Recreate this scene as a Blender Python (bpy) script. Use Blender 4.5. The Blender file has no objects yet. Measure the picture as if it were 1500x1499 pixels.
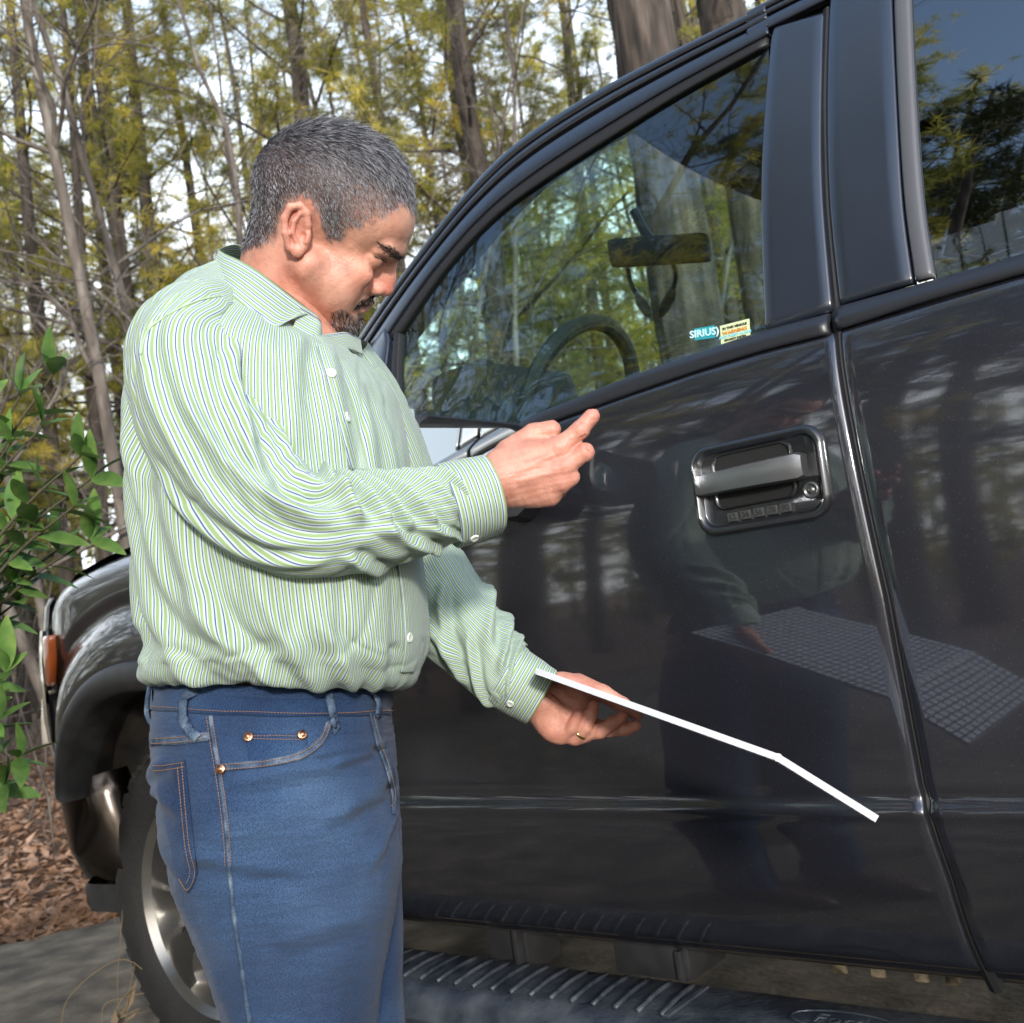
import bpy, bmesh, random, numpy as np
from math import *
from mathutils import Vector, Matrix
random.seed(7); RNG = np.random.default_rng(11)
scene = bpy.context.scene
COL = scene.collection

# ------------------------------------------------------------------ camera
ROLL = radians(8.0); FPX = 1600.0; CAMP = np.array([0.0, -1.42, 0.99])
_vx, _vy = -1200-750, 1163-749.5
_n = (sin(ROLL), cos(ROLL)); _h = (cos(ROLL), -sin(ROLL))
PITCH = atan2(_vx*_n[0]+_vy*_n[1], FPX)
AZ = atan2(-(_vx*_h[0]+_vy*_h[1]), FPX/cos(PITCH))
FWD = np.array([-cos(AZ)*cos(PITCH), sin(AZ)*cos(PITCH), sin(PITCH)])
RT0 = np.array([sin(AZ), cos(AZ), 0.0]); UP0 = np.cross(RT0, FWD)
RT = RT0*cos(ROLL) - UP0*sin(ROLL); UPV = RT0*sin(ROLL) + UP0*cos(ROLL)
def ray(x, y): return FWD + RT*((x-750)/FPX) - UPV*((y-749.5)/FPX)
def at(x, y, d): return CAMP + ray(x, y)*d                 # point on the line of sight at depth d
def on_y(x, y, Y):
    r = ray(x, y); return CAMP + r*((Y-CAMP[1])/r[1])
def on_z(x, y, Z):
    r = ray(x, y); return CAMP + r*((Z-CAMP[2])/r[2])
cam_d = bpy.data.cameras.new('camera'); cam = bpy.data.objects.new('camera', cam_d); COL.objects.link(cam)
cam_d.sensor_fit = 'HORIZONTAL'; cam_d.sensor_width = 36; cam_d.lens = 36*FPX/1500
cam_d.clip_start = .05; cam_d.clip_end = 800
cam_d.dof.use_dof = True; cam_d.dof.focus_distance = 1.33; cam_d.dof.aperture_fstop = 9.5
cam.matrix_world = Matrix(((RT[0], UPV[0], -FWD[0], CAMP[0]), (RT[1], UPV[1], -FWD[1], CAMP[1]),
                           (RT[2], UPV[2], -FWD[2], CAMP[2]), (0, 0, 0, 1)))
scene.camera = cam
# ------------------------------------------------------------------ light
SUN_EL, SUN_AZ = radians(15), atan2(-0.67, 0.74)           # sun lamp put behind the photographer in place of the camera flash
SUNV = Vector((cos(SUN_EL)*cos(SUN_AZ), cos(SUN_EL)*sin(SUN_AZ), sin(SUN_EL)))
world = bpy.data.worlds.new('World'); scene.world = world; world.use_nodes = True
wn = world.node_tree.nodes; wl = world.node_tree.links
sky = wn.new('ShaderNodeTexSky'); sky.sky_type = 'NISHITA'; sky.sun_disc = False
sky.sun_elevation = SUN_EL; sky.sun_rotation = atan2(SUNV.x, SUNV.y)
sky.air_density = 1.0; sky.dust_density = 1.6; sky.ozone_density = 1.0
wn['Background'].inputs[1].default_value = 0.125
# thin bright veil of cloud all round the horizon, clear blue overhead
tcw = wn.new('ShaderNodeTexCoord'); spw = wn.new('ShaderNodeSeparateXYZ'); wl.new(tcw.outputs['Generated'], spw.inputs[0])
mrw = wn.new('ShaderNodeMapRange'); mrw.interpolation_type = 'SMOOTHSTEP'; mrw.inputs[1].default_value = .66; mrw.inputs[2].default_value = .30; mrw.inputs[3].default_value = 0; mrw.inputs[4].default_value = .9; wl.new(spw.outputs[2], mrw.inputs[0])
mxw = wn.new('ShaderNodeMix'); mxw.data_type = 'RGBA'; wl.new(mrw.outputs[0], mxw.inputs[0]); wl.new(sky.outputs[0], mxw.inputs[6]); mxw.inputs[7].default_value = (5.0, 5.25, 5.5, 1)
wl.new(mxw.outputs[2], wn['Background'].inputs[0])
sun_d = bpy.data.lights.new('sun', 'SUN'); sun = bpy.data.objects.new('sun', sun_d); COL.objects.link(sun)
sun_d.energy = 1.25; sun_d.angle = radians(5); sun_d.color = (1.0, .955, .89)
sun.rotation_euler = SUNV.to_track_quat('Z', 'Y').to_euler()
scene.view_settings.view_transform = 'Standard'; scene.view_settings.look = 'None'
scene.view_settings.gamma = 1; scene.view_settings.use_curve_mapping = False
scene.view_settings.exposure = 2.05
scene.cycles.max_bounces = 8; scene.cycles.transparent_max_bounces = 16
scene.cycles.use_denoising = True
scene.cycles.caustics_reflective = False; scene.cycles.caustics_refractive = False

# ------------------------------------------------------------------ helpers
MATS = {}
def mat(name, base=(.5,.5,.5), rough=.5, metal=0.0, ramp=None, scale=8, detail=4, bump=0.0, bscale=None, coat=0.0,
        croughness=.03, spec=.5, stretch=None, coord='Object', alpha=None, sss=0.0, rr=None, emit=None, sheen=0, trans=0):
    m = bpy.data.materials.new(name); m.use_nodes = True; nt = m.node_tree; N, L = nt.nodes, nt.links
    p = N['Principled BSDF']; p.inputs['Base Color'].default_value = (*base, 1)
    p.inputs['Roughness'].default_value = rough; p.inputs['Metallic'].default_value = metal
    p.inputs['Specular IOR Level'].default_value = spec
    p.inputs['Coat Weight'].default_value = coat; p.inputs['Coat Roughness'].default_value = croughness
    if sss: p.inputs['Subsurface Weight'].default_value = sss; p.inputs['Subsurface Radius'].default_value = (.012,.004,.002); p.inputs['Subsurface Scale'].default_value = 1.0
    if sheen: p.inputs['Sheen Weight'].default_value = sheen
    if trans: p.inputs['Transmission Weight'].default_value = trans
    if ramp or bump or rr:
        tc = N.new('ShaderNodeTexCoord'); mp = N.new('ShaderNodeMapping'); L.new(tc.outputs[coord], mp.inputs[0])
        if stretch: mp.inputs['Scale'].default_value = stretch
        no = N.new('ShaderNodeTexNoise'); no.inputs['Scale'].default_value = scale; no.inputs['Detail'].default_value = detail
        L.new(mp.outputs[0], no.inputs[0])
        if ramp:
            r = N.new('ShaderNodeValToRGB'); L.new(no.outputs[0], r.inputs[0]); e = r.color_ramp.elements
            while len(e) < len(ramp): e.new(.5)
            for k, (q, c) in enumerate(ramp): e[k].position = q; e[k].color = (*c, 1)
            L.new(r.outputs[0], p.inputs['Base Color'])
        if rr:
            mr = N.new('ShaderNodeMapRange'); mr.inputs[3].default_value = rr[0]; mr.inputs[4].default_value = rr[1]
            mr.inputs[1].default_value = .3; mr.inputs[2].default_value = .7
            L.new(no.outputs[0], mr.inputs[0]); L.new(mr.outputs[0], p.inputs['Roughness'])
        if bump:
            b = N.new('ShaderNodeBump'); b.inputs['Strength'].default_value = bump; b.inputs['Distance'].default_value = .01
            n2 = no
            if bscale:
                n2 = N.new('ShaderNodeTexNoise'); n2.inputs['Scale'].default_value = bscale; n2.inputs['Detail'].default_value = 3; L.new(mp.outputs[0], n2.inputs[0])
            L.new(n2.outputs[0], b.inputs['Height']); L.new(b.outputs[0], p.inputs['Normal'])
    MATS[name] = m; return m

def mesh(name, verts, faces, m=None, parent=None, smooth=True, uv=None, attrs=None):
    me = bpy.data.meshes.new(name)
    verts = np.asarray(verts, float).reshape(-1, 3)
    if isinstance(faces, np.ndarray):
        n, k = faces.shape
        me.vertices.add(len(verts)); me.vertices.foreach_set('co', verts.ravel())
        me.loops.add(n*k); me.loops.foreach_set('vertex_index', faces.ravel().astype(np.int32))
        me.polygons.add(n); me.polygons.foreach_set('loop_start', np.arange(0, n*k, k, dtype=np.int32))
        me.update(calc_edges=True)
    else:
        me.from_pydata(verts.tolist(), [], [list(f) for f in faces])
    me.validate()
    if uv is not None:                                        # per vertex
        l = me.uv_layers.new(name='UVMap'); vi = np.zeros(len(me.loops), np.int32); me.loops.foreach_get('vertex_index', vi)
        l.data.foreach_set('uv', np.asarray(uv, float)[vi].ravel())
    if attrs:
        for k, a in attrs.items():
            a = np.asarray(a, float)
            if a.ndim == 1:
                q = me.attributes.new(k, 'FLOAT', 'POINT'); q.data.foreach_set('value', a)
            else:
                q = me.attributes.new(k, 'FLOAT_COLOR', 'POINT'); q.data.foreach_set('color', np.c_[a, np.ones(len(a))].ravel())
    if smooth: me.polygons.foreach_set('use_smooth', np.ones(len(me.polygons), bool))
    o = bpy.data.objects.new(name, me); COL.objects.link(o)
    if m: me.materials.append(MATS[m] if isinstance(m, str) else m)
    if parent: o.parent = parent
    return o
def tag(o, label=None, cat=None, group=None, kind=None):
    if label: o['label'] = label
    if cat: o['category'] = cat
    if group: o['group'] = group
    if kind: o['kind'] = kind
    return o
def empty(name, loc=(0,0,0)):
    o = bpy.data.objects.new(name, None); o.location = loc; o.empty_display_size = .1; COL.objects.link(o); return o
def auto(o, ang=35):
    me = o.data; bm = bmesh.new(); bm.from_mesh(me)
    for e in bm.edges: e.smooth = len(e.link_faces) != 2 or e.calc_face_angle(0) < radians(ang)
    bm.to_mesh(me); bm.free(); return o
class MB:
    "collects pieces of geometry for one mesh"
    def __init__(s): s.v = []; s.f = []; s.n = 0
    def add(s, v, f):
        v = np.asarray(v, float).reshape(-1, 3); s.v.append(v); s.f += [[i+s.n for i in q] for q in f]; s.n += len(v); return s
    def box(s, c, d, rot=None, bev=0.0):
        bm = bmesh.new(); bmesh.ops.create_cube(bm, size=1)
        for v in bm.verts: v.co = Vector((v.co.x*d[0], v.co.y*d[1], v.co.z*d[2]))
        if bev: bmesh.ops.bevel(bm, geom=bm.edges[:], offset=bev, segments=2, affect='EDGES', profile=.6)
        R = rot if rot is not None else Matrix.Identity(3); bm.verts.ensure_lookup_table()
        s.add([tuple(R @ v.co + Vector(c)) for v in bm.verts], [[v.index for v in f.verts] for f in bm.faces]); bm.free(); return s
    def tube(s, pts, r, n=8, cap=True):
        v, f = tube(pts, r, n, cap); return s.add(v, f)
    def prism(s, poly, vec):
        poly = np.asarray(poly, float); n = len(poly); vec = np.asarray(vec, float)
        f = [list(range(n))[::-1], list(range(n, 2*n))] + [[i, (i+1) % n, n+(i+1) % n, n+i] for i in range(n)]
        return s.add(np.r_[poly, poly+vec], f)
    def build(s, name, m, parent=None, smooth=True, ang=35):
        o = mesh(name, np.concatenate(s.v), s.f, m, parent, smooth)
        return auto(o, ang) if smooth else o
def frames(P):
    P = np.asarray(P, float); T = np.gradient(P, axis=0); T /= np.linalg.norm(T, axis=1)[:, None]+1e-12
    a = np.array([0, 0, 1.]) if abs(T[0][2]) < .9 else np.array([1., 0, 0])
    u = np.cross(T[0], a); u /= np.linalg.norm(u); U = [u]
    for t in T[1:]:
        u = U[-1]-t*(U[-1]@t); U.append(u/(np.linalg.norm(u)+1e-12))
    U = np.array(U); return T, U, np.cross(T, U)
def tube(pts, r, n=8, cap=True):
    P = np.asarray(pts, float); T, U, V = frames(P); r = np.broadcast_to(np.asarray(r, float), (len(P),))
    a = np.arange(n)*2*pi/n
    v = (P[:, None]+r[:, None, None]*(U[:, None]*np.cos(a)[None, :, None]+V[:, None]*np.sin(a)[None, :, None])).reshape(-1, 3)
    f = [[i*n+j, i*n+(j+1) % n, (i+1)*n+(j+1) % n, (i+1)*n+j] for i in range(len(P)-1) for j in range(n)]
    if cap: f += [list(range(n))[::-1], [(len(P)-1)*n+j for j in range(n)]]
    return v, f
def spline(pts, n):
    "Catmull-Rom through points, n samples"
    P = np.asarray(pts, float); m = len(P); Q = np.r_[[2*P[0]-P[1]], P, [2*P[-1]-P[-2]]]
    t = np.linspace(0, m-1-1e-9, n); i = t.astype(int); u = (t-i)[:, None]
    a, b, c, d = Q[i], Q[i+1], Q[i+2], Q[i+3]
    return .5*((2*b)+(c-a)*u+(2*a-5*b+4*c-d)*u*u+(3*b-a-3*c+d)*u**3)
def grid_faces(nu, nv, closed=False):
    i = np.arange(nu-1)[:, None]; j = np.arange(nv if closed else nv-1)[None, :]
    j2 = (j+1) % nv
    return np.stack([i*nv+j, i*nv+j2, (i+1)*nv+j2, (i+1)*nv+j], -1).reshape(-1, 4)
def lathe(prof, axis_o, ax, n=48):
    "profile (radius, along) turned about axis"
    ax = np.asarray(ax, float); ax /= np.linalg.norm(ax); b = np.array([0, 0, 1.]) if abs(ax[2]) < .9 else np.array([1., 0, 0])
    u = np.cross(ax, b); u /= np.linalg.norm(u); w = np.cross(ax, u); a = np.arange(n)*2*pi/n
    pr = np.asarray(prof, float)
    v = np.asarray(axis_o)+pr[:, 1][:, None, None]*ax+pr[:, 0][:, None, None]*(np.cos(a)[None, :, None]*u+np.sin(a)[None, :, None]*w)
    return v.reshape(-1, 3), grid_faces(len(pr), n, True)
def text_obj(txt, size, loc, ex, ey, m, parent, name='lettering', bold=0.0, depth=.0004):
    "flat lettering lying in the plane spanned by ex (reading direction) and ey (up)"
    cu = bpy.data.curves.new('t', 'FONT'); cu.body = txt; cu.size = size; cu.align_x = 'CENTER'; cu.align_y = 'CENTER'; cu.offset = bold; cu.extrude = depth; cu.resolution_u = 3
    o = bpy.data.objects.new('t', cu); COL.objects.link(o); dg = bpy.context.evaluated_depsgraph_get()
    me = bpy.data.meshes.new_from_object(o.evaluated_get(dg)); bpy.data.objects.remove(o)
    ex = Vector(ex).normalized(); ey = Vector(ey).normalized(); ez = ex.cross(ey)
    M = Matrix((ex, ey, ez)).transposed().to_4x4(); M.translation = Vector(loc); me.transform(M); me.materials.clear(); me.materials.append(MATS[m])
    r = bpy.data.objects.new(name, me); COL.objects.link(r); r.parent = parent; me.name = name; return r
def vnoise(P, seed=0):
    "cheap smooth pseudo-noise for arrays of points (sum of rotated sines)"
    r = np.random.default_rng(seed); P = np.asarray(P, float); s = 0
    for k in range(6):
        w = r.normal(size=P.shape[-1]); w /= np.linalg.norm(w); f = 1.0*(1.35**k)
        s = s+np.sin((P@w)*f*2+r.uniform(0, 6.28))/(1.2**k)
    return s/3.5
# signed-distance sculpting -> one continuous surface
def surf_nets(v, o, h):
    s = v < 0; sh = np.array(v.shape)-1
    def C(i, j, k, A): return A[i:i+sh[0], j:j+sh[1], k:k+sh[2]]
    cs = [(i, j, k) for i in (0, 1) for j in (0, 1) for k in (0, 1)]
    cnt = sum(C(*c, s).astype(np.int8) for c in cs); act = (cnt > 0) & (cnt < 8)
    I = np.argwhere(act); acc = np.zeros((len(I), 3)); num = np.zeros(len(I))
    ix = tuple(I.T)
    for a in cs:
        for ax in range(3):
            if a[ax]: continue
            b = list(a); b[ax] = 1; va = C(*a, v)[ix]; vb = C(*b, v)[ix]; m = (va < 0) != (vb < 0)
            t = np.where(m, va/np.where(m, va-vb, 1), 0); p = np.tile(np.array(a, float), (len(I), 1)); p[:, ax] += t
            acc += p*m[:, None]; num += m
    V = o+(I+acc/num[:, None])*h
    idx = -np.ones(sh, np.int64); idx[ix] = np.arange(len(I)); F = []
    for ax in range(3):
        b, c = (ax+1) % 3, (ax+2) % 3
        sl0 = [slice(1, -1)]*3; sl0[ax] = slice(0, -1); sl1 = list(sl0); sl1[ax] = slice(1, None)
        A = s[tuple(sl0)]; B = s[tuple(sl1)]; E = np.argwhere(A != B); sg = A[tuple(E.T)]
        E = E+1; E[:, ax] -= 1
        def g(db, dc):
            q = E.copy(); q[:, b] += db; q[:, c] += dc; return idx[tuple(q.T)]
        f = np.stack([g(-1, -1), g(0, -1), g(0, 0), g(-1, 0)], -1); f[~sg] = f[~sg][:, ::-1]; F.append(f)
    F = np.concatenate(F); return V, F[(F >= 0).all(1)]
def smin(a, b, k):
    h = np.clip(.5+.5*(b-a)/k, 0, 1); return b+(a-b)*h-k*h*(1-h)
def smax(a, b, k): return -smin(-a, -b, k)
def ell(P, c, r, R=None):
    q = P-np.asarray(c, float)
    if R is not None: q = q@np.asarray(R)
    r = np.asarray(r, float); k0 = np.sqrt(((q/r)**2).sum(-1)); k1 = np.sqrt(((q/(r*r))**2).sum(-1))+1e-9
    return k0*(k0-1)/k1
def rcone(P, a, b, ra, rb):
    a = np.asarray(a, float); b = np.asarray(b, float); d = b-a; t = np.clip(((P-a)@d)/(d@d), 0, 1)
    return np.sqrt(((P-a-t[..., None]*d)**2).sum(-1))-(ra+(rb-ra)*t)
def rot_xy(deg):
    c, s = cos(radians(deg)), sin(radians(deg)); return np.array([[c, -s, 0], [s, c, 0], [0, 0, 1.]])
def in_poly(x, y, poly):
    poly = np.asarray(poly, float); r = np.zeros(np.shape(x), bool); n = len(poly); j = n-1
    for i in range(n):
        xi, yi = poly[i]; xj, yj = poly[j]
        r ^= ((yi > y) != (yj > y)) & (x < (xj-xi)*(y-yi)/(yj-yi+1e-12)+xi); j = i
    return r
# ================================================================== TRUCK
mat('truck_paint', (.028,.028,.032), .34, .75, coat=1.0, croughness=.042)
def flakes(m):
    nt = m.node_tree; N, L = nt.nodes, nt.links; p = N['Principled BSDF']; p.inputs['Coat IOR'].default_value = 1.82; tc = N.new('ShaderNodeTexCoord')
    v = N.new('ShaderNodeTexVoronoi'); v.inputs['Scale'].default_value = 900; L.new(tc.outputs['Object'], v.inputs[0])
    r = N.new('ShaderNodeValToRGB'); e = r.color_ramp.elements; e[0].position = .0; e[0].color = (.11,.11,.13,1); e[1].position = .02; e[1].color = (.050,.051,.064,1)
    e2 = e.new(.6); e2.color = (.044,.045,.057,1)
    sp = N.new('ShaderNodeSeparateColor'); L.new(v.outputs['Color'], sp.inputs[0]); L.new(sp.outputs[0], r.inputs[0]); L.new(r.outputs[0], p.inputs['Base Color'])
    no = N.new('ShaderNodeTexNoise'); no.inputs['Scale'].default_value = 260; no.inputs['Detail'].default_value = 1; L.new(tc.outputs['Object'], no.inputs[0])
    b = N.new('ShaderNodeBump'); b.inputs['Strength'].default_value = .004; b.inputs['Distance'].default_value = .002; L.new(no.outputs[0], b.inputs['Height']); L.new(b.outputs[0], p.inputs['Coat Normal'])
flakes(MATS['truck_paint'])
mat('satin_black', (.012,.016,.028), .3, .0, spec=.8, coat=1, croughness=.16, rr=(.26,.36), scale=6)
mat('rubber', (.016,.016,.018), .55, spec=.4)
mat('belt_trim', (.018,.019,.024), .38, spec=.6)
mat('channel_grey', (.10,.10,.11), .35, spec=.6)
mat('black_plastic', (.018,.018,.020), .5, ramp=[(.3,(.014,.014,.015)),(.7,(.026,.026,.028))], scale=30, bump=.15, bscale=500)
mat('dark_void', (.006,.006,.006), .8)
mat('interior', (.022,.022,.024), .7, bump=.2, bscale=300)
mat('headliner', (.014,.014,.015), .9)
mat('tyre', (.012,.012,.012), .8, ramp=[(.3,(.007,.007,.007)),(.75,(.016,.015,.014))], scale=12, bump=.3, bscale=120)
mat('rim_metal', (.30,.29,.275), .22, .9, rr=(.16,.30), scale=9)
mat('chrome', (.75,.75,.75), .12, 1.0)
mat('handle_metal', (.05,.05,.054), .3, .7, coat=.8, croughness=.06)
mat('handle_grip', (.27,.27,.28), .34, .85, coat=.6, croughness=.1)
mat('handle_recess', (.022,.022,.024), .35, coat=.3)
mat('bezel', (.045,.046,.05), .30, .7, coat=1, croughness=.05)
mat('key_metal', (.13,.13,.13), .35, .7)
mat('key_ink', (.02,.02,.02), .6)
mat('amber', (.42,.085,.012), .2, coat=1, trans=.3)
mat('lamp_clear', (.55,.5,.42), .12, .3, coat=1)
mat('sticker_teal', (.02,.30,.36), .5)
mat('sticker_yellow', (.62,.70,.40), .5)
mat('ink_pale', (.55,.85,.9), .5); mat('ink_dark', (.05,.05,.03), .5); mat('ink_orange', (.65,.25,.03), .5); mat('ink_blue', (.25,.65,.75), .5)
mat('bumper_metal', (.085,.073,.066), .18, 1.0, rr=(.14,.26), scale=5)
mat('underbody', (.02,.018,.016), .8, ramp=[(.3,(.010,.010,.010)),(.7,(.04,.03,.022))], scale=14)
mat('rusty', (.30,.20,.10), .7, .2, ramp=[(.35,(.05,.035,.02)),(.7,(.32,.26,.17))], scale=45)
mat('board_rubber', (.022,.026,.034), .42, rr=(.3,.55), ramp=[(.35,(.024,.030,.042)),(.7,(.075,.084,.10))], scale=18, bump=.25, bscale=90)
def glass_mat(name, tint, ior=1.62):
    m = bpy.data.materials.new(name); m.use_nodes = True; N, L = m.node_tree.nodes, m.node_tree.links
    N.remove(N['Principled BSDF']); o = N['Material Output']; t = N.new('ShaderNodeBsdfTransparent'); t.inputs[0].default_value = (*tint, 1)
    g = N.new('ShaderNodeBsdfGlossy'); g.inputs['Roughness'].default_value = .0; g.inputs[0].default_value = (.92,.97,1,1)
    f = N.new('ShaderNodeFresnel'); ge = N.new('ShaderNodeNewGeometry'); im = N.new('ShaderNodeMix'); im.data_type = 'FLOAT'; im.inputs[2].default_value = ior; im.inputs[3].default_value = 1/ior; L.new(ge.outputs['Backfacing'], im.inputs[0]); L.new(im.outputs[0], f.inputs[0]); mx = N.new('ShaderNodeMixShader')
    tc = N.new('ShaderNodeTexCoord'); no = N.new('ShaderNodeTexNoise'); no.inputs['Scale'].default_value = 5; no.inputs['Detail'].default_value = 1; L.new(tc.outputs['Object'], no.inputs[0])
    b = N.new('ShaderNodeBump'); b.inputs['Strength'].default_value = .05; b.inputs['Distance'].default_value = .01; L.new(no.outputs[0], b.inputs['Height']); L.new(b.outputs[0], g.inputs['Normal'])
    L.new(f.outputs[0], mx.inputs[0]); L.new(t.outputs[0], mx.inputs[1]); L.new(g.outputs[0], mx.inputs[2]); L.new(mx.outputs[0], o.inputs[0]); MATS[name] = m
glass_mat('side_glass', (.68,.89,.85), 2.1); glass_mat('screen_glass', (.86,.97,.93), 1.25); glass_mat('privacy_glass', (.03,.035,.04), 2.9)
m_ = mat('mirror_glass', (.80,.86,.9), .0, 1.0)

_pz = [.30,.40,.436,.47,.52,.58,.63,.650,.657,.664,.672,.70,.80,.90,1.0,1.1,1.2,1.26,1.295,1.318]
_py = [.16,.090,.062,.042,.024,.011,.002,-.002,-.001,.005,.008,.007,.002,-.002,-.003,-.001,.007,.018,.030,.044]
_zz = np.arange(.30, 1.3181, .002); _yy = np.interp(_zz, _pz, _py)
def _sm(a, w): k = np.ones(w)/w; return np.convolve(np.pad(a, w//2, 'edge'), k, 'valid')[:len(a)]
_s1, _s2 = _sm(_sm(_yy, 25), 25), _sm(_sm(_yy, 3), 3)
_wt = np.exp(-((_zz-.663)/.022)**4); _yy = _s1*(1-_wt)+_s2*_wt
def sideY(X, Z):
    X = np.asarray(X, float); Z = np.asarray(Z, float)
    y = np.interp(Z, _zz, _yy); g = np.clip(Z-1.318, 0, None); y = y+.012*np.clip(g/.02, 0, 1)+.26*g+.12*g*g
    q = np.clip((-1.2-X)/.6, 0, 1); y = y+.10*q*q*np.clip((Z-1.25)/.3, 0, 1)
    c = np.clip((-2.60-X)/.30, 0, .995); y = y+.20*(1-np.sqrt(1-c*c))
    return y
def S(px, py):
    Y = .05
    for _ in range(12):
        P = on_y(px, py, Y); Y = float(sideY(P[0], P[2]))
    return P[0], P[2]
def SL(pts): return np.array([S(*p) for p in pts])
truck = tag(empty('pickup_truck', (0,0,0)), 'dark grey crew cab pickup truck parked behind the man', 'pickup truck')
def panel(name, XZ, m, parent=truck, lip=.022, yoff=0.0, r=.0024, edges=(1,1,1,1), bulge=0):
    "XZ: (nu,nv,2) grid on the body side; edges rolled inwards to give the sheet a hem and thickness"
    nu, nv = XZ.shape[:2]; Y = sideY(XZ[...,0], XZ[...,1])+yoff
    if bulge: Y = Y-bulge*np.sin(np.linspace(0, pi, nv))[None, :]
    P = np.stack([XZ[...,0], Y, XZ[...,1]], -1)
    for k, (sl, e) in enumerate(zip((np.s_[0], np.s_[-1], np.s_[:,0], np.s_[:,-1]), edges)):
        if e: P[sl][..., 1] += r
    G = np.zeros((nu+2, nv+2, 3)); G[1:-1,1:-1] = P
    G[0,1:-1] = P[0]; G[-1,1:-1] = P[-1]; G[:,0] = G[:,1]; G[:,-1] = G[:,-2]
    for sl, e in zip((np.s_[0], np.s_[-1], np.s_[:,0], np.s_[:,-1]), edges): G[sl][..., 1] += lip if e else .0
    return mesh(name, G.reshape(-1,3), grid_faces(nu+2, nv+2), m, parent)
def ledge(a, b, n, e=.005):
    "n samples a..b with an extra sample a few mm inside each end"
    t = np.linspace(a, b, n); d = np.sign(b-a)*e; return np.r_[a, a+d, t[1:-1], b-d, b]
def ribbon(name, A, B, m, parent=truck, n=60, k=7, bulge=.0, yoff=0, lip=.015, edges=(1,1,1,1), r=.0018):
    A = spline(A, n); B = spline(B, n); t = ledge(0, 1, k, .03)[None, :, None]
    return panel(name, A[:, None]*(1-t)+B[:, None]*t, m, parent, lip, yoff, r, edges, bulge)
seam_lo = SL([(1226,482),(1245,620),(1300,880),(1350,1150),(1392,1290),(1440,1422)])
seam_up = SL([(1211,-20),(1205,150),(1209,299),(1223,455)])
def seamX(z): 
    q = np.r_[seam_lo[::-1], seam_up[::-1]]; return np.interp(z, q[:,1], q[:,0])
ZB = .432                                                      # rocker bottom of the doors
belt_px = [(1214,459),(1114,486),(1020,517),(930,549),(850,581),(797,602),(765,618),(745,634),(717,668),(690,705),(640,745)]
belt_lo_px = [(1214,486),(1114,512),(1020,541),(930,572),(850,601),(802,619),(775,633),(757,650),(732,682),(705,718),(655,760)]
belt = SL(belt_px); belt_lo = SL(belt_lo_px)
def beltZ(X): return np.interp(X, belt_lo[::-1,0], belt_lo[::-1,1])
zrows = np.r_[np.linspace(ZB, .62, 14), np.arange(.63, .70, .004), np.linspace(.71, 1.10, 26)]
def door_grid(xa, xb, ztop, n):
    rows = []
    u = ledge(0, 1, n, .003)
    for z in ledge_rows(zrows): rows.append([(xa(z)*(1-t)+xb(z)*t, z) for t in u])
    for s in np.r_[np.linspace(0, 1, 14)[1:-1], .975, 1]:
        row = []
        for t in u:
            x = xa(1.1)*(1-t)+xb(1.1)*t; zt = ztop(x)-.004; z = 1.10+(zt-1.10)*s; row.append((xa(z)*(1-t)+xb(z)*t, z))
        rows.append(row)
    return np.array(rows).transpose(1, 0, 2)
def ledge_rows(z): return np.r_[z[0], z[0]+.005, z[1:]]
front_door = panel('front_door', door_grid(lambda z: -1.63, lambda z: seamX(z)-.0045, beltZ, 70), 'truck_paint')
rear_belt_lo = SL([(1226,482),(1500,398),(1800,330)])
RB = rear_belt_lo[-1][1]
rear_door = panel('rear_door', door_grid(lambda z: seamX(z)+.0045, lambda z: .55-.0*z, lambda x: np.interp(x, rear_belt_lo[:,0], rear_belt_lo[:,1]), 70), 'truck_paint')
# seams: dark jamb and rubber seal behind the door gap
zz_ = np.linspace(.40, 1.84, 90); jp = np.stack([seamX(zz_), sideY(seamX(zz_), zz_)+.016, zz_], -1)
MB().tube(jp, .011, 8).build('door_seal', 'rubber', truck)
# inner body behind the gaps
jx = np.linspace(-1.7, .9, 30); jz = np.linspace(.40, 1.30, 12); JX, JZ = np.meshgrid(jx, jz, indexing='ij')
mesh('inner_panel', np.stack([JX, sideY(JX, JZ)+.034, JZ], -1).reshape(-1,3), grid_faces(30, 12), 'dark_void', truck)
ribbon('belt_molding', belt, belt_lo-np.array([0,.004]), 'belt_trim', n=90, k=9, bulge=.007, yoff=-.001)
rb_hi = SL([(1227,449),(1498,373),(1760,305)]); rb_lo = SL([(1227,484),(1500,402),(1780,338)])
rb_hi[-1,0] = rb_lo[-1,0] = .55
ribbon('belt_molding', rb_hi, rb_lo, 'belt_trim', n=50, k=9, bulge=.007, yoff=-.001)
# pillar trims
ribbon('pillar_trim', SL([(1133,40),(1127,75),(1115,261),(1119,487)]), SL([(1206,18),(1204,75),(1203,261),(1218,455)]), 'satin_black', n=40, k=6, bulge=.001)
ribbon('pillar_trim', SL([(1217,-40),(1211,150),(1215,299),(1230,446)]), SL([(1305,-40),(1313,150),(1322,299),(1337,414)]), 'satin_black', n=40, k=6, bulge=.001)
ribbon('window_channel', SL([(1308,-40),(1315,150),(1325,299),(1341,412)]), SL([(1331,-40),(1339,150),(1350,299),(1366,405)]), 'channel_grey', n=40, k=5, bulge=.004, yoff=.002)
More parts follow.
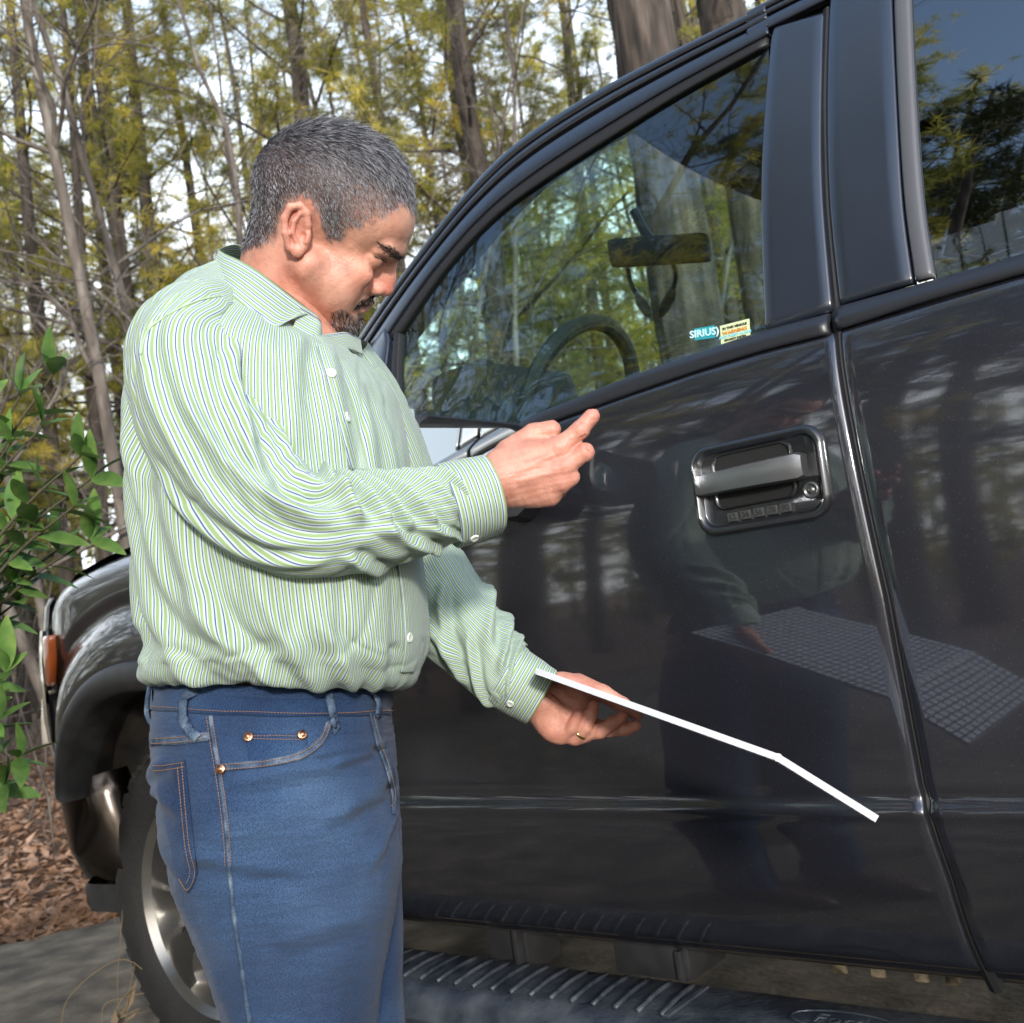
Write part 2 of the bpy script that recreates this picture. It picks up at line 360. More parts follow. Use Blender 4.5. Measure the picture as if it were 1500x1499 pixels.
# door frame, seals and roof rail above the window
G_ = [(577,600),(579,493),(648,395),(722,316),(796,261),(895,197),(993,136),(1122,64)]
def mixpx(a, b, t): return [(p[0]*(1-t)+q[0]*t, p[1]*(1-t)+q[1]*t) for p, q in zip(a, b)]
Gp = G_[1:]; Op = [(512,520),(600,392),(678,292),(758,212),(862,143),(985,78),(1118,12)]
GL, OL = SL(Gp), SL(Op)
def mixl(t): return GL*(1-t)+OL*t
ribbon('window_seal', mixl(-.02), mixl(.22), 'rubber', bulge=.004, yoff=.004)
G2, O2 = SL(Gp+[(1213,10),(1420,-92)]), SL(Op+[(1215,-42),(1420,-137)]); RZ = float(O2[-1,1])-.02
for L_ in (G2, O2): L_[-1] = (.94, L_[-2,1]+(.004 if L_ is O2 else .0))
def mix2(t): return G2*(1-t)+O2*t
ribbon('door_frame', mix2(.22), mix2(.56), 'satin_black', n=90, bulge=.002, yoff=-.002)
ribbon('drip_seal', mix2(.555), mix2(.63), 'rubber', n=90, bulge=.0, yoff=.012)
ribbon('roof_rail', mix2(.63), mix2(.80), 'truck_paint', n=90, bulge=.003, yoff=-.003, k=8)
ribbon('roof_rail', mix2(.81), mix2(1.0), 'truck_paint', n=90, bulge=.003, yoff=-.006, k=8)
# front corner sail of the window
ribbon('mirror_sail', SL([(566,480),(545,510),(520,560)]), SL([(572,500),(565,575),(566,720)]), 'satin_black', n=30, bulge=.004, yoff=-.004)
ribbon('window_seal', SL([(577,488),(573,560),(574,720)]), SL([(585,488),(583,560),(584,720)]), 'rubber', n=30, bulge=.003)
# glass
top = spline(GL, 50); bot = []
bx = belt[::-1]
for x, z in top: bot.append((x, np.interp(x, bx[:,0], bx[:,1])-.02))
bot = np.array(bot); t = np.linspace(0, 1, 16)[None, :, None]; g = top[:, None]*(1-t)+bot[:, None]*t
mesh('door_glass', np.stack([g[...,0], sideY(g[...,0], g[...,1])+.010, g[...,1]], -1).reshape(-1,3), grid_faces(50, 16), 'side_glass', truck)
ga = SL([(1330,-60),(1338,150),(1349,299),(1364,415)]); ga = spline(ga, 20); gg = np.stack([np.stack([ga[:,0]*(1-s)+.50*s, ga[:,1]], -1) for s in np.linspace(0, 1, 24)])
mesh('door_glass', np.stack([gg[...,0], sideY(gg[...,0], gg[...,1])+.010, gg[...,1]], -1).reshape(-1,3), grid_faces(24, 20), 'privacy_glass', truck)
# stickers inside the corner of the window
def on_glass(px, py):
    x, z = S(px, py); return np.array([x, float(sideY(x, z))+.0075, z])
for nm, q, mm in (('window_sticker', [(1013,481),(1043,476),(1044,494),(1014,498)], 'sticker_teal'), ('window_sticker', [(1051,477),(1094,466),(1096,497),(1053,509)], 'sticker_yellow')):
    P = np.array([on_glass(*p) for p in q]); nrm = np.cross(P[1]-P[0], P[3]-P[0]); nrm /= np.linalg.norm(nrm)
    st = MB().prism(P, np.array([0,.0008,0])).build(nm, mm, truck, smooth=False)
    ex = P[1]-P[0]; ey = P[0]-P[3]; c = P.mean(0)+np.array([0,-.0006,0])
    if mm == 'sticker_teal':
        tag(st, 'small teal window sticker'); text_obj('SIRIUS)', .017, c, ex, ey, 'ink_pale', st, bold=.0004)
    else:
        tag(st, 'pale yellow window sticker'); W = np.linalg.norm(ex)
        for s_, off, k_, sz in (('IN THIS VEHICLE', .34, 'ink_dark', .0055), ('WARNING', .10, 'ink_orange', .0085), ('ANTI THEFT ALARM', -.09, 'ink_blue', .006), ('SECURITY SYSTEM', -.26, 'ink_dark', .0045)):
            text_obj(s_, sz, c+ey*off*.9, ex, ey, k_, st, bold=.0002)
# front wing with wheel arch
HUB = np.array([-2.30, .20, .40]); R_T = .395
AX, AZ_ = .475, .585
def arch(th, k=1.0):
    c, s = np.cos(th), np.sin(th); e = 2.35; q = (np.abs(c)**e+np.abs(s)**e)**(-1/e); return np.stack([HUB[0]+AX*k*c*q, HUB[2]+.0+AZ_*k*s*q], -1)
th = np.linspace(radians(-4), radians(151), 84)
inner = arch(th, 1.0)
def wing_top(x): return np.interp(x, [-2.90,-2.82,-2.7,-2.5,-2.2,-1.6], [1.12,1.175,1.215,1.245,1.27,1.29])
def outline(th):
    o = []
    for a in th:
        d = np.array([cos(a), sin(a)]); best = 9
        for k in np.linspace(.3, 1.4, 300):
            p = np.array([HUB[0], HUB[2]])+d*k
            if p[0] > -1.64 or p[0] < -2.895 or p[1] > wing_top(p[0]) or p[1] < .40: best = k; break
        o.append((HUB[0]+d[0]*best, HUB[2]+d[1]*best))
    return np.array(o)
outer = outline(th); t = np.r_[0, .02, np.linspace(0, 1, 26)[1:]][None, :, None]
W = inner[:, None]*(1-t)+outer[:, None]*t
Yw = sideY(W[...,0], W[...,1]); rho = np.linalg.norm(W-inner[:, None], axis=-1)
Yw -= .030*np.exp(-(rho/.10)**4); Yw += .010*np.exp(-((rho-.135)/.022)**2)
zt = np.clip((W[...,1]-wing_top(W[...,0])+.07)/.07, 0, 1); Yw += .07*(1-np.sqrt(1-np.minimum(zt, .99)**2))
V = np.stack([W[...,0], Yw, W[...,1]], -1); V = np.concatenate([V, V[:, -1:]+np.array([0,.05,.0])], 1); V = np.concatenate([V[:, :1]+np.array([0,.05,0]), V], 1)
mesh('front_wing', V.reshape(-1,3), grid_faces(*V.shape[:2]), 'truck_paint', truck)
# black arch flare: rounded band round the opening
fl = []
for k, (rr, yo) in enumerate([(1.005,-.030),(1.0,-.040),(.97,-.052),(.93,-.055),(.895,-.046),(.885,-.03),(.885,.09)]):
    q = arch(th, rr); fl.append(np.stack([q[:,0], sideY(q[:,0], q[:,1])+yo, q[:,1]], -1))
fl = np.array(fl); mesh('arch_flare', fl.reshape(-1,3), grid_faces(fl.shape[0], fl.shape[1]), 'black_plastic', truck)
q0, q1 = arch(th, .885), arch(th, .885)
lin = np.array([np.stack([q0[:,0], np.full(len(q0), y), q0[:,1]], -1) for y in (.05,.25,.55)]); mesh('wheel_liner', lin.reshape(-1,3), grid_faces(3, len(q0)), 'underbody', truck)
MB().box((-2.32,.56,.7), (1.0,.02,.9)).build('wheel_liner', 'underbody', truck)
mb = MB()
for p, q, r in (((-2.72,.16,.80),(-2.60,.30,.52),.018),((-2.72,.22,.60),(-2.45,.40,.46),.025),((-2.70,.12,.95),(-2.66,.2,.5),.012)): mb.tube([p,q], r)
mb.box((-2.70,.25,.66), (.10,.12,.16), bev=.01).box((-2.66,.30,.47), (.16,.2,.05), bev=.01).build('splash_shield', 'underbody', truck)
# bonnet, nose, lamp, bumper
YM = 1.0                                                        # the truck's middle plane
def mirY(v): w = np.array(v, float); w[...,1] = 2*YM-w[...,1]; return w
hx = np.linspace(-2.90, -1.60, 24); hy = np.linspace(0, 1, 25); HX, HY = np.meshgrid(hx, hy, indexing='ij')
y0 = sideY(HX, np.full_like(HX, 1.2))+.05; yy = y0+(2*YM-2*y0)*HY; hz = wing_top(HX)+.01+.055*np.sin(HY*pi)**.5
mesh('bonnet', np.stack([HX, yy, hz], -1).reshape(-1,3), grid_faces(24, 25), 'truck_paint', truck)
def nose(zs, xs, yin, name, m, n=20):
    "horizontal strip wrapped round the front corner"
    rows = []
    for z, xo in zip(zs, xs):
        a = np.linspace(0, pi/2, n); X = -2.80-.13*np.sin(a)+xo; Y = yin+.14*(1-np.cos(a)); p = np.stack([X, Y, np.full(n, z)], -1)
        p = np.r_[p, [[p[-1,0], YM, z]], mirY(p)[::-1]]; rows.append(p)
    R = np.array(rows); return mesh(name, R.reshape(-1,3), grid_faces(*R.shape[:2]), m, truck)
nose([.80,.95,1.10,1.16,1.18], [0,0,.01,.03,.06], .035, 'nose_panel', 'truck_paint')
MB().box((-2.955,YM,.98), (.04,1.15,.26), bev=.01).build('grille', 'chrome', truck)
def corner_patch(name, z0, z1, a0, a1, m, out=.012, x0=-2.80, yin=.035, nz=8, na=14, skew=0):
    G = []
    for i, s in enumerate(np.linspace(0, 1, nz)):
        z = z0+(z1-z0)*s; e = out*min(1, 4*s*(1-s)+.25)
        a = np.radians(np.linspace(a0+skew*s, a1+skew*s, na)); G.append(np.stack([x0-(.13+e)*np.sin(a), yin-e+.14*(1-np.cos(a)), np.full(na, z)], -1))
    G = np.array(G); return mesh(name, G.reshape(-1,3), grid_faces(nz, na), m, truck)
corner_patch('headlamp', .76, 1.10, 8, 95, 'lamp_clear', .012)
ribbon('turn_lamp', SL([(67,935),(68,970),(70,1008)]), SL([(84,930),(86,970),(85,1003)]), 'amber', n=14, k=8, bulge=.012, yoff=-.022)
ribbon('side_lamp', SL([(70,1016),(71,1050),(73,1095)]), SL([(86,1010),(86,1045),(84,1090)]), 'lamp_clear', n=14, k=8, bulge=.010, yoff=-.020)
rows = []
for z, o_, yi in ((.40,-.10,.14),(.44,-.03,.08),(.52,.0,.05),(.66,.015,.04),(.725,.015,.04),(.735,.0,.055),(.735,-.12,.15)):
    a = np.linspace(0, pi/2, 18); X = -2.79-(.15+o_)*np.sin(a); Y = yi+.16*(1-np.cos(a)); X = np.r_[-2.66+.22*(.74-z), -2.665+.22*(.74-z), X]; Y = np.r_[yi+.10, yi+.004, Y]
    p = np.stack([X, Y, np.full(len(X), z)], -1); rows.append(np.r_[p, mirY(p)[::-1]])
R = np.array(rows); mesh('front_bumper', R.reshape(-1,3), grid_faces(*R.shape[:2]), 'bumper_metal', truck)
rows = []
for z, o_ in ((.36,-.05),(.375,.02),(.42,.02),(.43,-.02)):
    a = np.linspace(0, pi/2, 18); p = np.stack([np.r_[-2.56, -2.77-(.12+o_)*np.sin(a)], np.r_[.10, .07+.16*(1-np.cos(a))], np.full(19, z)], -1); rows.append(np.r_[p, mirY(p)[::-1]])
R = np.array(rows); mesh('air_dam', R.reshape(-1,3), grid_faces(*R.shape[:2]), 'black_plastic', truck)
bl = [S(152,1140), S(160,1200), S(175,1270), S(190,1300)]
# ---- wheels
def make_wheel(hub, side=-1):
    w = bpy.data.objects.new('wheel', None); COL.objects.link(w); w.parent = truck; w.location = hub; ax = (0, side, 0)
    pr = [(.262,-.10),(.262,.105),(.272,.118),(.30,.128),(.34,.130),(.372,.118),(.386,.100),(.3935,.075),(.395,.03),(.395,-.03),(.39,-.09),(.36,-.12),(.30,-.125),(.262,-.10)]
    v, f = lathe(pr, (0,0,0), ax, 72); mb = MB().add(v, f)
    for k in range(48):                                          # tread blocks on the shoulder
        for row, (aa, ww) in enumerate(((.088,.035),(.03,.05),(-.03,.05))):
            a = 2*pi*(k+row*.33)/48; R = Matrix.Rotation(a, 3, 'Y'); mb.box(R @ Vector((0, side*aa, .391)), (.036, ww, .014), R @ Matrix.Rotation(.15*(row-1), 3, 'Z'))
    mb.build('tyre', 'tyre', w)
    mb = MB(); v, f = lathe([(.262,-.09),(.245,-.08),(.236,.02),(.246,.095),(.262,.112),(.270,.106),(.262,.085)], (0,0,0), ax, 72); mb.add(v, f)
    v, f = lathe([(.0,.075),(.03,.075),(.036,.068),(.042,.060),(.085,.056),(.098,.045),(.10,.0)], (0,0,0), ax, 40); mb.add(v, f)
    for k in range(6):                                           # broad twisted spokes
        a = 2*pi*k/6+radians(12); G = []
        for s in np.linspace(0, 1, 12):
            r = .07+.185*s; wd = .036+.022*s+.012*s*s; tw = .0; row = []
            ht = .058+.030*sin(pi*min(s*1.05, 1))-.008*s
            for u, h in ((-1,-.05),(-1,-.006),(-.78,.0),(-.25,-.012-.012*s),(.25,-.012-.012*s),(.80,.004),(1,-.004),(1,-.05)):
                row.append((u*wd+.03*s*(1-s), side*(ht+h+.012*u*s), r))
            G.append(row)
        G = np.array(G); R = np.array(Matrix.Rotation(a, 3, 'Y')); mb.add((G.reshape(-1,3))@R.T, grid_faces(12, 8).tolist())
    mb.build('rim', 'rim_metal', w)
    v, f = lathe([(.235,-.05),(.0,-.05)], (0,0,0), ax, 40); MB().add(v, f).build('brake_disc', 'underbody', w)
    for k in range(6):
        a = 2*pi*k/6+radians(42); c = np.array([.068*sin(a), 0, .068*cos(a)])
        v, f = lathe([(.016,.045),(.016,.066),(.012,.080),(.006,.085),(.0,.086)], c, ax, 10); mesh('lug_nut', v, f, 'chrome', w)
    return w
w1 = make_wheel(HUB); tag(w1, 'front wheel'); w1.rotation_euler = (0, radians(8), 0)
for loc, sd in (((1.45,.14,.405), -1), ((-2.32,1.86,.405), 1), ((1.45,1.86,.405), 1)):
    w = bpy.data.objects.new('wheel', None); COL.objects.link(w); w.parent = truck; w.location = loc; w.rotation_euler = (0, 0, 0 if sd < 0 else pi)
    for ch in w1.children:
        c = ch.copy(); COL.objects.link(c); c.parent = w
MB().box((-.45,YM,.50), (4.6,.9,.12), bev=.02).tube([(-2.32,.3,.405),(-2.32,1.7,.405)], .05).tube([(1.45,.3,.405),(1.45,1.7,.405)], .05).box((-2.2,YM,.75),(1.1,1.2,.5)).build('chassis', 'underbody', truck)
# ---- rocker, running board, brackets
rx = np.linspace(-1.66, .56, 40); rz = np.array([.435,.42,.405,.40,.40]); ry = np.array([.075,.085,.11,.15,.30])
G = np.stack([np.stack([rx, np.full(40, y), np.full(40, z)], -1) for y, z in zip(ry, rz)]); mesh('rocker_panel', G.reshape(-1,3), grid_faces(5, 40), 'truck_paint', truck)
B0 = [on_z(592,1386,.345), on_z(1046,1447,.345)]; B1 = [on_z(592,1438,.345), on_z(1009,1497,.345)]
yb0 = np.mean([p[1] for p in B0]); yb1 = np.mean([p[1] for p in B1])
bd = tag(bpy.data.objects.new('running_board', None), 'running board'); COL.objects.link(bd); bd.parent = truck
pf = [(yb0,.33),(yb0,.342),(yb0-.006,.346),(yb1+.012,.345),(yb1,.342),(yb1-.022,.328),(yb1-.040,.298),(yb1-.034,.262),(yb1+.02,.245),(yb0,.26)]
bxs = np.linspace(-1.75, .75, 30); G = np.array([[(x, y, z) for y, z in pf+[pf[0]]] for x in bxs]); MB().add(G.reshape(-1,3), grid_faces(30, len(pf)+1).tolist()).prism([(-1.75,y,z) for y, z in pf], (-.003,0,0)).build('board_body', 'board_rubber', bd)
x1_ = on_z(1046,1447,.345)[0]; nr = 42
for k in range(nr):
    x = x1_-.028-.043*k
    if x < -1.72: break
    w_ = abs(yb1-yb0); pts = [(x-.006+.014*s, yb0-.012-(w_-.022)*s, .3465+.0035*sin(pi*min(max(s,.05),.95))) for s in np.linspace(0, 1, 7)]
    v, f = tube(np.array(pts), .0042, 6); mesh('tread_rib', v, f, 'board_rubber', bd)
MB().box((x1_-.012, (yb0+yb1)/2, .346), (.012, abs(yb1-yb0)-.02, .006), bev=.002).build('tread_rib', 'board_rubber', bd)
oc = on_z(1232,1496,.347); ov = [(oc[0]+.075*cos(a), oc[1]+.030*sin(a), .3475) for a in np.linspace(0, 2*pi, 49)]
MB().tube(ov, .0016, 6, False).build('badge', 'board_rubber', bd)
text_obj('Ford', .042, (oc[0], oc[1], .3475), (1,0,0), (0,1,0), 'board_rubber', bd, 'badge_lettering', depth=.001)
for px, w_, h_, d_ in ((757,.10,.10,.10),(972,.15,.055,.12)):
    p = on_y(px, 1385 if px < 800 else 1398, .16); MB().box((p[0], .18, .375), (w_, d_, h_), bev=.008).box((p[0]+w_*.4, .12, .375), (.012, .02, h_*.9), bev=.003).build('board_bracket', 'black_plastic', truck)
mb = MB(); p0, p1 = on_y(1226,1417,.2), on_y(1402,1435,.2); L_ = p1-p0
mb.box((p0+p1)/2+np.array([0,0,.010]), (np.linalg.norm(L_),.004,.012), bev=.001)
for q in (.03,.36,.72,.97): mb.box(p0+L_*q+np.array([0,0,-.001]), (.022,.004,.016), bev=.0035)
mb.build('pinch_weld', 'rusty', truck)
# ---- door handle
HX0, HX1, HZ0, HZ1 = -.797, -.590, 1.050, 1.182
def rrect(x0, x1, z0, z1, r, n=8):
    P = []
    for cx, cz, a0 in ((x1-r,z1-r,0),(x0+r,z1-r,90),(x0+r,z0+r,180),(x1-r,z0+r,270)):
        for a in np.radians(np.linspace(a0, a0+90, n)): P.append((cx+r*cos(a), cz+r*sin(a)))
    return np.array(P)
def ring_stack(name, rings, m, parent, capn=True, y=None):
    "rings: list of (outline, y offset from the body side)"
    n = len(rings[0][0]); v = []
    for o_, yo in rings: v.append(np.stack([o_[:,0], sideY(o_[:,0], o_[:,1])+yo, o_[:,1]], -1))
    f = grid_faces(len(rings), n, True).tolist()
    if capn: f.append([(len(rings)-1)*n+j for j in range(n)])
    return auto(mesh(name, np.concatenate(v), f, m, parent), 50)
hd = bpy.data.objects.new('door_handle', None); COL.objects.link(hd); hd.parent = truck
def rr(i): return rrect(HX0+i, HX1-i, HZ0+i, HZ1-i, max(.030-i*.8, .012))
ring_stack('bezel', [(rr(0),.002),(rr(.0),-.006),(rr(.003),-.011),(rr(.007),-.012),(rr(.011),-.009),(rr(.0135),-.004),(rr(.015),-.0025)], 'bezel', hd)
# scooped recess above and below the grip
def scoop(x0, x1, z0, z1, dep, name):
    o_ = lambda i: rrect(x0+i, x1-i, z0+i*.6, z1-i*.6, .014)
    return ring_stack(name, [(o_(-.003),-.0035),(o_(-.001),-.0065),(o_(.002),-.0055),(o_(.003),-.0032)], 'handle_metal', hd, False), ring_stack(name, [(o_(.003),-.0030),(o_(.004),-.0029)], 'dark_void', hd)
cz = (HZ0+HZ1)/2
scoop(-.762,-.640,1.087,1.165,.02,'handle_recess')
# grip: a bowed bar over the recess
gz = [];  
for s in np.linspace(0, 1, 24):
    x = -.790+.172*s; zc = 1.1255+.0*s; hh = .0155+.004*s; out = .011+.014*sin(pi*min(1,(s*.98)))**.6+.006*s
    if s == 0 or s == 1: hh *= .8
    pr = [(-hh,.004),(-hh,-out*.55),(-hh*.85,-out*.92),(-hh*.4,-out),(hh*.4,-out),(hh*.85,-out*.92),(hh,-out*.55),(hh,.004)]
    y0 = float(sideY(x, zc))-.004; gz.append([(x, y0+yo, zc+dz) for dz, yo in pr])
gz = np.array(gz); f = grid_faces(24, 8, True).tolist()+[list(range(8)), list(range(23*8, 24*8))[::-1]]
grip = auto(mesh('grip', gz.reshape(-1,3), f, 'handle_grip', hd), 40)
def disc(name, x, z, r, yo, m, prof=((1,0),(1,-.002),(.9,-.003),(.55,-.003),(.5,-.0015),(.0,-.0015))):
    v, f = lathe([(r*a, -b) for a, b in prof], (x, float(sideY(x, z))+yo, z), (0,-1,0), 24); return mesh(name, v, f, m, hd)
disc('lock_cover', -.666, 1.126, .0095, -.0255, 'bezel', ((1,0),(1,-.0015),(.85,-.0025),(0,-.003)))
disc('lock_cylinder', -.617, 1.0905, .0120, -.0022, 'key_metal', ((1,0),(1,-.004),(.86,-.006),(.70,-.006),(.64,-.003),(.40,-.003),(.36,-.005),(0,-.005)))
kx = np.linspace(-.7405, -.6575, 5)
for k, (x, s_) in enumerate(zip(kx, ('1·2','3·4','5·6','7·8','9·0'))):
    z = 1.0730; y = float(sideY(x, z))-.0035
    b = MB().box((x, y, z), (.0165,.004,.0125), bev=.0012).build('keypad_button', 'key_metal', hd)
    o_ = text_obj(s_.replace('·',''), .0115, (x, y-.0021, z), (1,0,0), (0,0,1), 'key_ink', hd, 'button_number', bold=.0003)
# ---- side mirror
ma, mb_, mc, md = on_y(612,612,-.30), on_y(772,628,-.075), on_y(772,698,-.075), on_y(622,698,-.30)
ex = (mb_-ma); ex /= np.linalg.norm(ex); cen = (ma+mb_+mc+md)/4; ez = np.array([0,0,1.]); nb = np.cross(ex, ez); nb /= np.linalg.norm(nb)
if nb@FWD < 0: nb = -nb
sm_ = bpy.data.objects.new('side_mirror', None); COL.objects.link(sm_); sm_.parent = truck; tag(sm_, 'black side mirror')
W_ = np.linalg.norm(mb_-ma)/2; H_ = abs(ma[2]-md[2])/2
def mring(sx, sz, dn, r=.03): 
    o_ = rrect(-W_*sx, W_*sx, -H_*sz, H_*sz, r); return cen+o_[:, :1]*ex+o_[:, 1:]*ez+nb*dn
rg = [mring(1.0,1.0,.045), mring(1.0,1.0,.004), mring(1.03,1.03,-.004), mring(1.10,1.10,-.002), mring(1.13,1.14,.03), mring(1.08,1.10,.08), mring(.85,.9,.12), mring(.4,.5,.14)]
n_ = len(rg[0]); MB().add(np.concatenate(rg), grid_faces(len(rg), n_, True).tolist()+[[(len(rg)-1)*n_+j for j in range(n_)]]).build('mirror_housing', 'belt_trim', sm_)
mg_ = mring(1.01,1.01,.004); mg_ = mg_+nb*(.5-.5*((mg_-cen)@ex)/W_)[:,None]*.034
mesh('mirror_glass', mg_, [list(range(n_))], 'mirror_glass', sm_, False)
MB().tube([cen+ex*W_*.9-ez*.05+nb*.05, np.array([cen[0]-.10, .06, cen[2]-.06])], .045, 10).build('mirror_arm', 'belt_trim', sm_)
gs = [on_y(600,600,-.335), on_y(603,640,-.335), on_y(611,690,-.335), on_y(613,760,-.335)]
MB().tube(gs, [.006,.008,.008,.007], 8).build('mirror_edge', 'handle_grip', sm_)
# ---- cab shell: windscreen, roof, far side, inside
A_ = spline(OL, 60); A3 = np.stack([A_[:,0], sideY(A_[:,0], A_[:,1])+.02, A_[:,1]], -1); HD = -1.03
ws = A3[A3[:,0] < HD]; wy = np.linspace(0, 1, 21)
G = np.stack([np.stack([ws[:,0]-.13*sin(pi*s), ws[:,1]+(2*YM-2*ws[:,1])*s, ws[:,2]+.04*sin(pi*s)*np.linspace(0,1,len(ws))], -1) for s in wy])
mesh('windscreen', G.reshape(-1,3), grid_faces(21, len(ws)), 'screen_glass', truck)
rf = np.r_[A3[A3[:,0] >= HD], [[x, float(sideY(x, RZ+.01))+.02, RZ+.015] for x in np.linspace(-.5, .95, 12)]]
for nm, dz, m in (('roof', 0, 'truck_paint'), ('headliner', -.035, 'headliner')):
    G = np.stack([np.stack([rf[:,0]-.13*sin(pi*s)*np.exp(-((rf[:,0]-HD)/.3)**2), rf[:,1]+(2*YM-2*rf[:,1])*s, rf[:,2]+dz+.07*sin(pi*s)**.7], -1) for s in wy])
    mesh(nm, G.reshape(-1,3), grid_faces(21, len(rf)), m, truck)
mb = MB()
for s in (0, 1):                                                # inner pillars, both sides
    for L_, r_ in ((A3[::4]+np.array([0,.05,-.02]), .045), (np.array([(seamX(z), float(sideY(seamX(z), z))+.09, z) for z in np.linspace(1.25, 1.8, 8)]), .07), (np.array([(.80, float(sideY(.8, z))+.06, z) for z in np.linspace(1.25, 1.8, 8)]), .12)):
        P = mirY(L_) if s else L_; mb.tube(P, r_, 8)
mb.build('pillar', 'interior', truck)
mesh('far_side', mirY(np.stack([JX, sideY(JX, JZ), JZ], -1)).reshape(-1,3), grid_faces(30, 12), 'truck_paint', truck)
mb = MB(); mb.box((-.3,YM,.55),(2.6,1.8,.06)).box((.93,YM,1.1),(.06,1.75,1.3)).build('cab_floor', 'interior', truck)
da, db = on_y(632,606,.30), on_y(762,556,.55)
dsh = MB(); zt_ = 1.40
pr = [(-1.72,1.20),(-1.66,1.36),(-1.50,zt_),(-1.30,zt_-.01),(-1.22,1.32),(-1.24,1.10),(-1.30,.8),(-1.72,.8)]
dsh.prism([(x, .16, z) for x, z in pr], (0, 1.68, 0)); dsh.build('dashboard', 'interior', truck)
wc = on_y(848,590,.42); tilt = radians(25); ang = np.linspace(0, 2*pi, 41); WR = .185
sw = [(wc[0]+WR*cos(a)*sin(tilt), wc[1]+WR*sin(a), wc[2]-.02+WR*cos(a)*cos(tilt)) for a in ang]
mb = MB().tube(sw, .017, 10, False)
for a in (1.57, -1.57, 3.14): mb.tube([(wc[0],wc[1],wc[2]-.02),(wc[0]+WR*cos(a)*sin(tilt), wc[1]+WR*sin(a), wc[2]-.02+WR*cos(a)*cos(tilt))], .018, 8)
mb.tube([(wc[0],wc[1],wc[2]-.02),(wc[0]-.35,wc[1],wc[2]-.16)], .05, 10).build('steering_wheel', 'interior', truck)
MB().box((wc[0]-.20,wc[1]+.02,wc[2]+.02), (.16,.36,.20), bev=.05).build('instrument_hood', 'interior', truck)
for y in (.55, 1.45):
    MB().box((-.45,y,.85),(.55,.55,.2), bev=.07).box((-.14,y,1.12),(.16,.52,.55), Matrix.Rotation(.2,3,'Y'), bev=.06).build('seat', 'interior', truck)
MB().box((.5,YM,.95),(.6,1.5,.3), bev=.06).box((.78,YM,1.25),(.14,1.5,.5), bev=.05).build('seat', 'interior', truck)
rm0, rm1 = on_y(892,372,.72), on_y(1041,362,.78); rc = (rm0+rm1)/2; e_ = rm1-rm0; L_ = np.linalg.norm(e_); e_ /= L_
Mx = Matrix((e_, np.cross([0,0,1.], e_), (0,0,1))).transposed()
MB().box(rc, (L_,.035,.070), Mx, bev=.016).tube([rc, rc+np.array([-.04,.02,.06]), rc+np.array([-.06,.02,.12])], .012).build('rear_view_mirror', 'black_plastic', truck)
# pickup bed and tailgate
bx_ = np.linspace(.98, 2.75, 20); bz = np.linspace(.45, 1.36, 14); BX, BZ = np.meshgrid(bx_, bz, indexing='ij'); keep = ~(((BX-1.45)/.52)**2+((BZ-.405)/.58)**2 < 1)
fc = grid_faces(20, 14); fc = fc[keep.reshape(-1)[fc].all(1)]
bv = np.stack([BX, sideY(BX, np.minimum(BZ, 1.30)), BZ], -1).reshape(-1,3); mesh('bed_side', bv, fc, 'truck_paint', truck); mesh('bed_side', mirY(bv), fc, 'truck_paint', truck)
MB().box((1.86,YM,.72),(1.7,1.8,.04)).box((2.74,YM,1.0),(.05,1.8,.7)).box((1.0,YM,1.0),(.04,1.8,.7)).build('truck_bed', 'black_plastic', truck)
rq = np.linspace(.555, .96, 6); qz = np.linspace(.45, 1.80, 30); QX, QZ = np.meshgrid(rq, qz, indexing='ij'); mesh('cab_corner', np.stack([QX, sideY(QX, QZ), QZ], -1).reshape(-1,3), grid_faces(6, 30), 'truck_paint', truck)
# things hanging from the mirror
cord = tag(empty('hanging_headset', rc), 'black corded headset hanging from the mirror inside the cab', 'headset')
hz_ = [on_y(920,393,.74), on_y(924,415,.74), on_y(940,445,.74), on_y(952,462,.74)]; hz2 = [on_y(986,388,.76), on_y(990,405,.76), on_y(982,435,.76), on_y(966,464,.76)]
for L_, nm in ((hz_, 'strap'), (hz2, 'strap')):
    P = spline(np.array(L_)-rc, 16); v, f = tube(P, .0055, 6); mesh(nm, v, f, 'interior', cord)
    v, f = tube(P[8:], np.r_[.006,.011,.013,.013,.013,.012,.010,.006], 8); mesh('ear_piece', v, f, 'interior', cord)
# ================================================================== GROUND AND WOODS
def foliage_mat(name, ramp, trans=.35, scale=.8, rough=.6):
    m = mat(name, rough=rough, ramp=ramp, scale=scale, detail=3, coord='Object', spec=.3); nt = m.node_tree; N, L = nt.nodes, nt.links
    p = N['Principled BSDF']; o = N['Material Output']; t = N.new('ShaderNodeBsdfTranslucent'); mx = N.new('ShaderNodeMixShader'); mx.inputs[0].default_value = trans
    src = p.inputs['Base Color'].links[0].from_socket
    oi = N.new('ShaderNodeObjectInfo'); hs = N.new('ShaderNodeHueSaturation'); mr = N.new('ShaderNodeMapRange'); mr.inputs[3].default_value = .75; mr.inputs[4].default_value = 1.3
    L.new(oi.outputs['Random'], mr.inputs[0]); L.new(mr.outputs[0], hs.inputs['Value']); L.new(src, hs.inputs['Color']); L.new(hs.outputs[0], p.inputs['Base Color'])
    L.new(hs.outputs[0], t.inputs[0]); L.new(p.outputs[0], mx.inputs[1]); L.new(t.outputs[0], mx.inputs[2]); L.new(mx.outputs[0], o.inputs[0]); return m
foliage_mat('pine_needles', [(.25,(.075,.085,.022)),(.42,(.22,.23,.05)),(.56,(.50,.44,.09)),(.74,(.76,.60,.13))], .55, .9)
